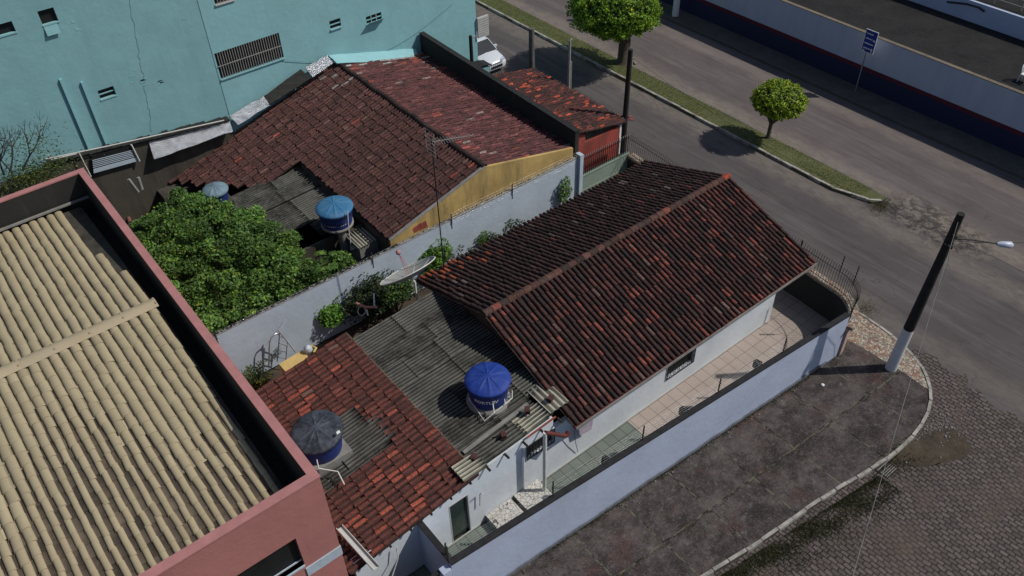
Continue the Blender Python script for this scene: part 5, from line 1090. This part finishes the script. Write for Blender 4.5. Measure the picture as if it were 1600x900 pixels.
# clipped street trees
def street_tree(label, base, c, rad, n_, leaf, col, tr, seed):
    t = thing('street_tree', label, 'tree', tuple(base), 'clipped trees on the median'); r_ = np.random.default_rng(seed)
    d = r_.normal(size=(n_, 3)); d /= np.linalg.norm(d, axis=1)[:, None]
    nz = .5+.5*np.sin(d[:, 0]*7+seed)*np.sin(d[:, 1]*8)*np.sin(d[:, 2]*9+1); lump = .88+.18*nz+.09*np.sin(d[:, 0]*19+d[:, 2]*13)*np.sin(d[:, 1]*17)
    rr_ = r_.uniform(.82, 1.03, (n_, 1))*lump[:, None]; dd = d.copy(); dd[:, 2] = np.where(dd[:, 2] < -.35, -.35-(-.35-dd[:, 2])*.45, dd[:, 2])
    pts = np.array(c)+dd*rr_*np.array(rad); cols = leafcols(n_, col, .3, .22)*(.65+.55*nz[:, None])
    q = leaves(pts, leaf, np.clip(cols, .003, .5), nrm=d, flat=.6)
    crown = q.build('crown', 'leaf', t)
    mb = MB(); mb.lathe(tuple(c), [(0, -rad[2]*.45), (rad[0]*.6, -rad[2]*.4), (rad[0]*.86, -.1), (rad[0]*.84, rad[2]*.3), (rad[0]*.6, rad[2]*.66), (rad[0]*.3, rad[2]*.8), (0, rad[2]*.85)], 20, (.008, .015, .004)); mb.build('shade_core', M['leaf'], crown)  # solid dark body painted as the shade inside the crown
    mb = MB(); b = np.array(base, float); f = b+[0, 0, (c[2]-b[2])*.42]
    rr = random.Random(seed); mb.tube([b, b+[0, 0, .15], f], [tr*1.5, tr*1.05, tr*.95], 12)
    for k in range(7): a = k*.9+.3; tip = np.array(c)+[math.cos(a)*rad[0]*.55, math.sin(a)*rad[1]*.55, -rad[2]*.25]; mb.tube([f-[0, 0, .15], (f+tip)/2+[0, 0, -.1], tip], [tr*.62, tr*.45, tr*.25], 8)
    mb.build('trunk', 'bark', t); return t
tb = P(974, 97, -.03); tc = P(961, 12, 3.45); street_tree('large round clipped tree with a thick flaring trunk on the median', tb, tuple(tc), (2.55, 2.55, 1.85), 30000, .14, (.14, .27, .02), .36, 5)
ts = P(1200, 215, -.03); tc = P(1217, 157, 2.2); street_tree('small round clipped tree with a forked slender trunk on the median', ts, tuple(tc), (1.34, 1.34, .92), 10000, .12, (.19, .30, .02), .10, 9)
# the big green canopy beyond the rear wall
TR = thing('shade_tree', 'broad leafy green canopy filling the yard beyond the rear wall', 'tree', (7.6, 27.5, 0))
n_ = 105000; r_ = np.random.default_rng(3)
def proj(p):
    v = np.array(p, float)-[0, 0, CAM_H]; return 800+CF*(v@AX)/(v@AF), 450-CF*(v@AU)/(v@AF)
CAN = [(195, 340), (212, 300), (240, 290), (300, 290), (325, 318), (372, 322), (400, 335), (430, 352), (462, 372), (470, 410), (470, 440), (340, 520), (300, 515), (195, 360)]
def inpoly(x, y, pl):
    c = False
    for (x1_, y1_), (x2_, y2_) in zip(pl, pl[1:]+pl[:1]):
        if (y1_ > y) != (y2_ > y) and x < (x2_-x1_)*(y-y1_)/(y2_-y1_)+x1_: c = not c
    return c
cl = []
for _ in range(620):
    x, y = r_.uniform(4.0, 12.0), r_.uniform(23.7, 32.6)
    ex = ((x-7.3)/3.9)**2+((y-27.9)/4.9)**2
    if y > 30.5 and x > 9.0: continue
    if ex > 1.15 or (x > 9.9 and y > 25.9) : continue
    z = 1.0+2.0*math.sqrt(max(0, 1.2-ex))+r_.normal(0, .32)
    if inpoly(*proj((x, y, z)), CAN): cl.append((x, y, z, r_.uniform(.22, .55)))
for _ in range(60):
    x, y = r_.uniform(4.4, 10.6), r_.uniform(23.6, 24.4); cl.append((x, y, r_.uniform(1.9, 2.8), r_.uniform(.25, .4)))
cl = np.array(cl); k = r_.integers(0, len(cl), n_); d = r_.normal(size=(n_, 3)); d /= np.linalg.norm(d, axis=1)[:, None]; d[:, 2] = np.abs(d[:, 2])*r_.choice([1, 1, 1, -1], n_)
pts = cl[k, :3]+d*cl[k, 3:4]*np.array([1, 1, .6])*r_.uniform(.55, 1.15, (n_, 1)); hue = r_.uniform(.5, 1.45, len(cl))[k][:, None]
cols = leafcols(n_, (.075, .155, .030), .32, .14)*hue; keep = pts[:, 1] > 23.42
mb = leaves(pts[keep], .135, np.clip(cols, .003, .4)[keep], asp=1.6, flat=.5); mb.build('crown', 'leaf', TR)
mb = MB(); rr = random.Random(7)
for k in range(40):
    q = cl[rr.randrange(len(cl))]; b = (7.6+rr.gauss(0, .8), 27.5+rr.gauss(0, .8), 1.0); mb.tube([(7.6, 27.5, 0), b, tuple(q[:3]-[0, 0, .2])], [.14, .06, .015], 6)
mb.build('trunk', 'bark', TR)
# dark leafy undergrowth under the canopy
n_ = 9000; x = r_.uniform(3.9, 11.6, n_); y = r_.uniform(23.5, 33.2, n_); z = r_.uniform(.3, 1.6, n_); m_ = ~((x > 10) & (y > 26))
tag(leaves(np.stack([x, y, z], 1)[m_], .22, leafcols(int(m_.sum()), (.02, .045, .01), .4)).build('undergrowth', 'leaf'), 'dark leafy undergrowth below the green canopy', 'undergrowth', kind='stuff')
# papaya like plant
def papaya(label, base, h, R_, nl, seed):
    t = thing('papaya_plant', label, 'plant', tuple(base)); rr = random.Random(seed); mb = MB(); mb.tube([base, (base[0], base[1], h)], [.06, .04], 8); mb.build('trunk', 'bark', t); mb = MB()
    for k in range(nl):
        a = rr.uniform(0, 6.28); L_ = R_*rr.uniform(.5, 1); c = np.array([base[0]+math.cos(a)*L_, base[1]+math.sin(a)*L_, h+rr.uniform(-.25, .35)]); mb.tube([(base[0], base[1], h), tuple(c)], .012, 4, (.08, .12, .03))
        for q in range(8):
            b = a+(q-3.5)*.62; s_ = .26*rr.uniform(.7, 1.1); e = np.array([math.cos(b), math.sin(b), -.25]); w = np.array([-math.sin(b), math.cos(b), 0])*.06; col = tuple(leafcols(1, (.065, .13, .025), .3)[0])
            mb.add([c, c+e*s_*.5+w, c+e*s_, c+e*s_*.5-w], [(0, 1, 2, 3)], col)
    mb.build('leaves', 'leaf', t)
pq = P(508, 408, 2.5); papaya('papaya plant with lobed leaves under the faded blue tank', (pq[0]-.25, 24.35, 0), 2.6, .75, 34, 5)
# shrubs along the rear wall
p = P(512, 490, 1.15); bush('round_shrub', 'bright green ball shaped shrub against the rear wall', 'shrub', (p[0], p[1], 0), tuple(p), (.6, .6, .66), 4500, .10, (.085, .20, .025), 11, clumps=70, stem=.03)
p = P(572, 462, 1.3); bush('dark_shrub', 'dark straggly shrub between the ball shaped shrub and the dish', 'shrub', (p[0], p[1], 0), tuple(p), (1.25, .85, 1.05), 5200, .12, (.026, .045, .016), 12, clumps=60, yel=.05)
p = P(617, 455, 1.2); bush('low_shrub', 'low green shrub in the shade of the satellite dish', 'shrub', (p[0], p[1], 0), tuple(p), (.95, .7, .6), 2500, .12, (.04, .08, .018), 13, clumps=40)
p = P(674, 402, 1.3); bush('leafy_shrub', 'fresh green shrub growing behind the satellite dish', 'shrub', (p[0], p[1], 0), tuple(p), (.95, .6, .9), 4000, .13, (.07, .155, .022), 14, clumps=50)
def fern(name, label, base, h, n_, spread, seed, col=(.05, .11, .02), cat='plant', w=.07):
    t = thing(name, label, cat, tuple(base)); rr = random.Random(seed); mb = MB(); st = MB()
    for k in range(n_):
        a = rr.uniform(0, 6.28); L_ = h*rr.uniform(.6, 1.1); sp = spread*rr.uniform(.3, 1); pts = [np.array(base)+[math.cos(a)*sp*u, math.sin(a)*sp*u, L_*(u*1.5-.75*u*u)] for u in np.linspace(0, 1, 6)]
        st.tube(pts, .006, 3, (.06, .08, .02)); c = tuple(leafcols(1, col, .3)[0]); side = np.array([-math.sin(a), math.cos(a), 0])
        for i in range(1, 6):
            p_ = pts[i]; e = (pts[i]-pts[i-1])
            for s_ in (-1, 1): mb.add([p_, p_+side*s_*w+e*.2, p_+side*s_*w*2+e*.5, p_+side*s_*w*.8+e*.6], [(0, 1, 2, 3)], c)
    mb.build('leaves', 'leaf', t); st.build('stems', 'bark', t); return t
p = P(762, 372, 1.3); fern('fern', 'light green fern standing halfway along the rear wall', (p[0], p[1], .3), 1.35, 60, .55, 3)
p = P(738, 392, 1.2); fern('thin_plant', 'sparse thin plant just left of the light green fern', (p[0], p[1], .2), 1.5, 12, .5, 4, (.03, .05, .02))
p = P(800, 356, 1.1); fern('thin_plant', 'sparse thin plant right of the light green fern', (p[0], p[1], .2), 1.5, 14, .6, 5, (.04, .07, .02))
p = P(716, 398, 1.2); fern('thin_plant', 'straggly dark plant right of the fresh green shrub', (p[0], p[1], .2), 1.5, 14, .5, 6, (.025, .045, .02))
p = P(880, 308, 1.2); t = bush('climber', 'light green climber near the right end of the rear wall', 'plant', (p[0], 22.95, 0), (p[0]+.05, 22.98, 1.5), (.35, .2, .8), 700, .10, (.09, .17, .05), 15, clumps=16, stem=.012)
p = P(395, 588, 1.0); fern('garden_plant', 'leafy plant in the corner by the pink parapet and the rear wall', (p[0], p[1], 0), 1.6, 46, .7, 8, (.055, .09, .03))
p = P(425, 590, .8); fern('garden_plant', 'yellowish plant beside the yellow slab', (p[0]-.3, p[1], .2), 1.0, 24, .4, 9, (.13, .13, .02))
p = P(462, 552, .8); fern('garden_plant', 'small green plant under the metal frame', (p[0]-.5, p[1]+.8, 0), 1.1, 24, .35, 10, (.05, .09, .03))
# bare shrub and mossy growth behind the pink parapet
BS = thing('bare_shrub', 'leafless grey shrub in front of the teal wall at the left edge', 'shrub', (1.6, 34.2, 2.8)); mb = MB(); rr = random.Random(12)
def twig(p, d, L_, r_, n_):
    q = p+d*L_; mb.tube([p, (p+q)/2+Vector((rr.gauss(0, .03),)*3), q], [r_, r_*.8, r_*.6], 4)
    if n_ > 0:
        for _ in range(rr.choice((2, 3))): e = (d+Vector((rr.gauss(0, .42), rr.gauss(0, .3), rr.gauss(.1, .3)))).normalized(); twig(q, e, L_*rr.uniform(.6, .95), r_*.62, n_-1)
s0 = PY(22, 268, 34.2)
for k in range(4): twig(Vector((s0[0]+rr.gauss(0, .25), 34.2, s0[2])), Vector((rr.gauss(0, .4), rr.gauss(0, .2), 1)).normalized(), .62, .05, 4)
mb.build('branches', m_plain('grey_bark', (.06, .06, .058), .3), BS)
pz = PY(50, 225, 34.2); q_ = np.array([pz[0], 34.2, pz[2]])+RNG.normal(size=(420, 3))*np.array([.55, .2, .35]); leaves(q_, .09, leafcols(420, (.06, .09, .03), .4)).build('leaves', 'leaf', BS)
def moss(label, cx, cy, cz, rx_, ry_, rz_, n_, seed, col=(.05, .07, .015)):
    r2_ = np.random.default_rng(seed); p_ = np.array([cx, cy, cz])+r2_.normal(size=(n_, 3))*np.array([rx_, ry_, rz_]); return tag(leaves(p_, .09, leafcols(n_, col, .5)).build('undergrowth', 'leaf'), label, 'undergrowth', kind='stuff')
a = PY(50, 272, 33.9); moss('mossy weeds on the ledge below the leafless shrub', a[0], 34.0, a[2]-.1, .7, .35, .25, 2600, 3)
# odds and ends in the rear strip
fr = thing('metal_frame', 'bent tubular aluminium frame leaning on the rear wall', 'frame', (6.7, 22.7, 0)); y = 22.75
F = lambda q, yy=y: PY(*q, yy)
mb = MB(); mb.tube([F((420, 572)), F((421, 535)), F((424, 527)), F((431, 521)), F((437, 523))], .03, 6); mb.tube([F((434, 515)), F((448, 532), 22.5), F((462, 550), 22.2)], .035, 6); mb.build('tubes', 'alu', fr)
mb = MB(); mb.tube([F((433, 565)), F((437, 520))], .022, 6); mb.tube([F((446, 570)), F((449, 532))], .022, 6)
for k in range(4): mb.tube([F((434+k*.8, 558-k*11)), F((446.5+k*.6, 560-k*10))], .018, 5)
mb.tube([F((438, 516)), F((447, 499), 23.1)], .008, 4); mb.build('rungs', 'alu', fr)
q = [P(*a, 1.75) for a in ((436, 569), (473, 547), (484, 561), (449, 584))]
mb = MB(); mb.prism([tuple(a[:2]) for a in q], 0, 1.72); t = tag(mb.build('masonry_box', M['yellow']), 'yellow topped block between the clay tiles and the rear wall', 'block')
mb = MB(); mb.prism([tuple(a[:2]) for a in q], 1.724, 1.76); mb.build('top', m_plain('yellow_slab', (.58, .42, .16), .12, 4), t)
p = P(482, 548, 1.8); mb = MB(); mb.lathe((p[0], p[1], 1.76), [(0, 0), (.13, 0), (.17, .1), (.14, .22), (.05, .28), (0, .29)], 10); tag(mb.build('plastic_bag', m_plain('translucent_plastic', (.45, .5, .55), .3, 12, .4)), 'pale round plastic bottle on the end of the yellow slab', 'bottle')
p = P(497, 552, 1.7); mb = MB(); mb.tube([P(485, 540, 1.8), P(494, 544, 1.8), P(490, 551, 1.8)], .05, 6); tag(mb.build('yellow_cloth', m_plain('yellow_paint', (.5, .38, .12), .2)), 'yellow scrap on the corner behind the plastic bottle', 'scrap')
mb = MB(); mb.tube([P(557, 474, 2.0), P(572, 480, 2.05), P(590, 480, 2.1)], .05, 6); tag(mb.build('board', m_plain('pinkish_board', (.42, .2, .17), .15)), 'pinkish curved board lying over the dark shrub', 'board')
mb = MB(); mb.tube([P(585, 478, 2.2), P(584, 458, 2.4)], .03, 6); mb.tube([P(573, 484, 2.1), P(575, 493, 1.9)], .03, 6); rg = [P(565+6*math.cos(a), 486+7*math.sin(a), 2.0) for a in np.linspace(0, 6.28, 14)]; mb.tube(rg, .012, 4); tag(mb.build('hose_coil', 'pvc'), 'white pipe ends and a loop of hose beside the pinkish board', 'hose')
# roof tile pile and posts by canopy
TP = None
rr = random.Random(14); mb = MB()
for k in range(40):
    p = P(188+rr.uniform(-12, 26), 325+rr.uniform(-22, 20), rr.uniform(.5, .9)); a = rr.gauss(1.2, .35); d = np.array([math.cos(a), math.sin(a), 0])*.24; vs = []
    n2 = np.array([-d[1], d[0], 0])/.24*.09
    for e in (p-d, p+d): vs += [tuple(e+n2*math.cos(t_)+[0, 0, .09*math.sin(t_)]) for t_ in np.linspace(0, math.pi, 6)]
    mb.add(vs, [(q_, q_+1, 7+q_, 6+q_) for q_ in range(5)], jitc((.19, .085, .06), rr), True)
tag(mb.build('tile_pile', 'tile_annex'), 'heap of loose clay tiles between the pink building and the canopy', 'tile pile', kind='stuff')
mb = MB(); mb.tube([P(172, 333, 1.1), P(222, 306, 1.3)], .06, 5); tag(mb.build('beam', 'wood'), 'weathered beam lying across the heap of clay tiles', 'beam')
for k, (a, b) in enumerate((((201, 280), (216, 300)), ((216, 277), (222, 296)))):
    mb = MB(); mb.tube([PY(*a, 33.4), PY(*b, 33.3)], .07, 6); tag(mb.build('stake', 'concrete'), ['pale stake standing by the canopy, the left of the pair', 'pale stake standing by the canopy, the right of the pair'][k], 'stake', 'pair of stakes by the canopy')
mb = MB()
for k in range(3): z = 2.25-.1*k; x = 12.0+.13*k; mb.slab([(x+1.0, 12.27-.01*k, z+.1), (x+1.28, 12.27-.01*k, z+.12), (x+1.26, 12.33, z-.3), (x+1.02, 12.33, z-.28)], .008)
L0_ = mb
mb = MB(); q = [PY(*a, 12.45) for a in ((903, 662), (927, 650), (924, 671), (906, 680))]; mb.slab(q, .01, (0, -1, 0)); tag(mb.build('hanging_cloth', m_plain('pale_lilac_cloth', (.42, .36, .42), .2)), 'pale cloth hanging under the eave beside the brown elbow', 'cloth')
mb = MB(); mb.tube([PY(897, 672, 12.4), PY(899, 690, 12.5), PY(903, 706, 12.6)], .012, 4); tag(mb.build('cable', 'steel'), 'loose dark cable hanging from the eave', 'cable')

# ------------------------------------------------------------------ parked car
cx, cy, cz = 27.35, 38.0, -.12
CARR = thing('parked_car', 'white hatchback parked nose towards us beyond the teal corner', 'car', (cx, cy, cz))
W2 = .84; prof = [(-1.95, .35), (-1.98, .55), (-1.88, .72), (-1.35, .88), (-.95, .95), (-.85, .96), (1.2, .98), (1.75, .95), (1.9, .7), (1.9, .35)]
def loft(prof_rows): pass
mb = MB(); vs = []; secs = [(-1.97, .30, .55, .62), (-1.9, .26, .68, .74), (-1.55, .24, .80, .80), (-1.0, .24, .90, .83), (0, .24, .95, .84), (1.2, .24, .95, .83), (1.75, .26, .9, .78), (1.93, .32, .75, .66)]
for (yy, zb_, zt2, w) in secs: vs += [(cx-w*.93, cy+yy, cz+zb_), (cx-w, cy+yy, cz+(zb_+zt2)/2), (cx-w*.97, cy+yy, cz+zt2-.06), (cx-w*.8, cy+yy, cz+zt2), (cx, cy+yy, cz+zt2+.04), (cx+w*.8, cy+yy, cz+zt2), (cx+w*.97, cy+yy, cz+zt2-.06), (cx+w, cy+yy, cz+(zb_+zt2)/2), (cx+w*.93, cy+yy, cz+zb_)]
m = 9; mb.add(vs, [(j*m+i, (j+1)*m+i, (j+1)*m+i+1, j*m+i+1) for j in range(len(secs)-1) for i in range(m-1)]+[tuple(range(m)), tuple(range((len(secs)-1)*m+m-1, (len(secs)-1)*m-1, -1))], None, True)
cb = mb.build('body', 'carwhite', CARR)
mb = MB(); r0 = [(-.98, .93, .74), (-.30, 1.42, .60), (.95, 1.46, .60), (1.7, .95, .7)]; vs = []
for yy, zz, w in r0: vs += [(cx-w, cy+yy, cz+zz), (cx+w, cy+yy, cz+zz)]
vs += [(cx-.80, cy+.3, cz+.93), (cx+.80, cy+.3, cz+.93)]
mb.add(vs, [(0, 1, 3, 2), (4, 5, 7, 6), (0, 2, 4, 6, 8), (1, 9, 7, 5, 3)]); mb.build('glazing', 'glass', CARR)
mb = MB(); mb.prism([(cx-.62, cy-.36), (cx+.62, cy-.36), (cx+.62, cy+1.0), (cx-.62, cy+1.0)], cz+1.40, [cz+1.43, cz+1.43, cz+1.475, cz+1.475]); mb.build('roof', 'carwhite', CARR)
mb = MB()
for s_ in (-1, 1):
    mb.tube([(cx+s_*.76, cy-1.0, cz+.93), (cx+s_*.61, cy-.34, cz+1.42)], .03, 5); mb.tube([(cx+s_*.70, cy+.35, cz+.93), (cx+s_*.61, cy+.35, cz+1.44)], .025, 5); mb.tube([(cx+s_*.61, cy-.34, cz+1.42), (cx+s_*.61, cy+1., cz+1.46), (cx+s_*.71, cy+1.7, cz+.95)], .03, 5)
mb.build('pillars', 'carwhite', CARR)
for s_ in (-1, 1):
    mb = MB(); mb.prism([(cx+s_*.35, cy-1.95), (cx+s_*.66, cy-1.88), (cx+s_*.72, cy-1.6), (cx+s_*.5, cy-1.75)][::s_], cz+.56, cz+.765); mb.build('headlight', 'lampglass', CARR)
    mb = MB(); mb.box(cx+s_*.93-.09, cx+s_*.93+.09, cy-.72, cy-.6, cz+.92, cz+1.04); mb.build('mirror', 'carwhite', CARR)
    for yy in (-1.25, 1.25):
        mb = MB(); mb.tube([(cx+s_*.66, cy+yy, cz+.29), (cx+s_*.85, cy+yy, cz+.29)], .29, 18); w = mb.build('wheel', 'rubber', CARR); mb = MB(); mb.tube([(cx+s_*.852, cy+yy, cz+.29), (cx+s_*.862, cy+yy, cz+.29)], .17, 14); mb.build('rim', 'alu', w)
mb = MB(); mb.box(cx-.42, cx+.42, cy-1.99, cy-1.96, cz+.38, cz+.52); mb.build('grille', 'rubber', CARR)
# gate railing and teal awning by the street post
GR = thing('gate', 'dark barred gate in front of the parked car', 'gate', (25.6, 34.6, 0)); a, b = PX(753, 90, 25.0), P(775, 110, .9)
for k in range(11): x = 24.95+k*.13; mb = MB(); mb.box(x, x+.02, 34.2, 34.22, 0, 1.75); mb.build('bar', 'steel', GR)
mb = MB(); mb.box(24.9, 26.3, 34.18, 34.2, 1.7, 1.74); mb.box(24.9, 26.3, 34.18, 34.2, .5, .54); mb.build('rails', 'steel', GR)
AW = thing('awning', 'small curved teal canopy box at the foot of the dark street post', 'awning', (24.6, 33.7, 0)); mb = MB(); mb.box(24.12, 24.85, 33.4, 34.0, 0, 2.25); mb.build('booth', 'teal', AW)
mb = MB(); mb.slab([(24.1, 33.35, 2.42), (24.5, 33.35, 2.42), (24.5, 34.05, 2.42), (24.1, 34.05, 2.42)], .03); mb.slab([(24.5, 33.35, 2.42), (24.95, 33.35, 2.3), (24.95, 34.05, 2.3), (24.5, 34.05, 2.42)], .03); mb.build('hood', 'steel', AW)

# rubble and litter
mb = MB(); rr = random.Random(77)
for k in range(150):
    if k < 90: p = P(1470+rr.gauss(0, 16), 668+rr.gauss(0, 12), -.118)
    elif k < 120: p = P(rr.uniform(880, 1250), 0, 0); x = rr.uniform(12, 21); p = np.array([x, fw(x)-.1-abs(rr.gauss(0, .15)), .004])
    else: p = P(1400+rr.gauss(0, 60), 690+rr.gauss(0, 25), -.118)
    if k >= 120 and p[1] > 5.5: continue
    r_s = rr.uniform(.012, .04); mb.lathe((p[0], p[1], p[2]), [(0, 0), (r_s, .0), (r_s*.9, r_s*.7), (0, r_s*1.1)], 5, smooth=False)
tag(mb.build('pebbles', 'concrete'), 'small stones scattered over the setts and along the wall foot', 'pebbles', kind='stuff')
p = P(1285, 602, .004); mb = MB(); mb.lathe(tuple(p), [(0, 0), (.07, 0), (.08, .03), (.04, .06), (0, .06)], 7); tag(mb.build('litter', 'wht'), 'crumpled white scrap on the dark pavement below the corner of the blue wall', 'litter')
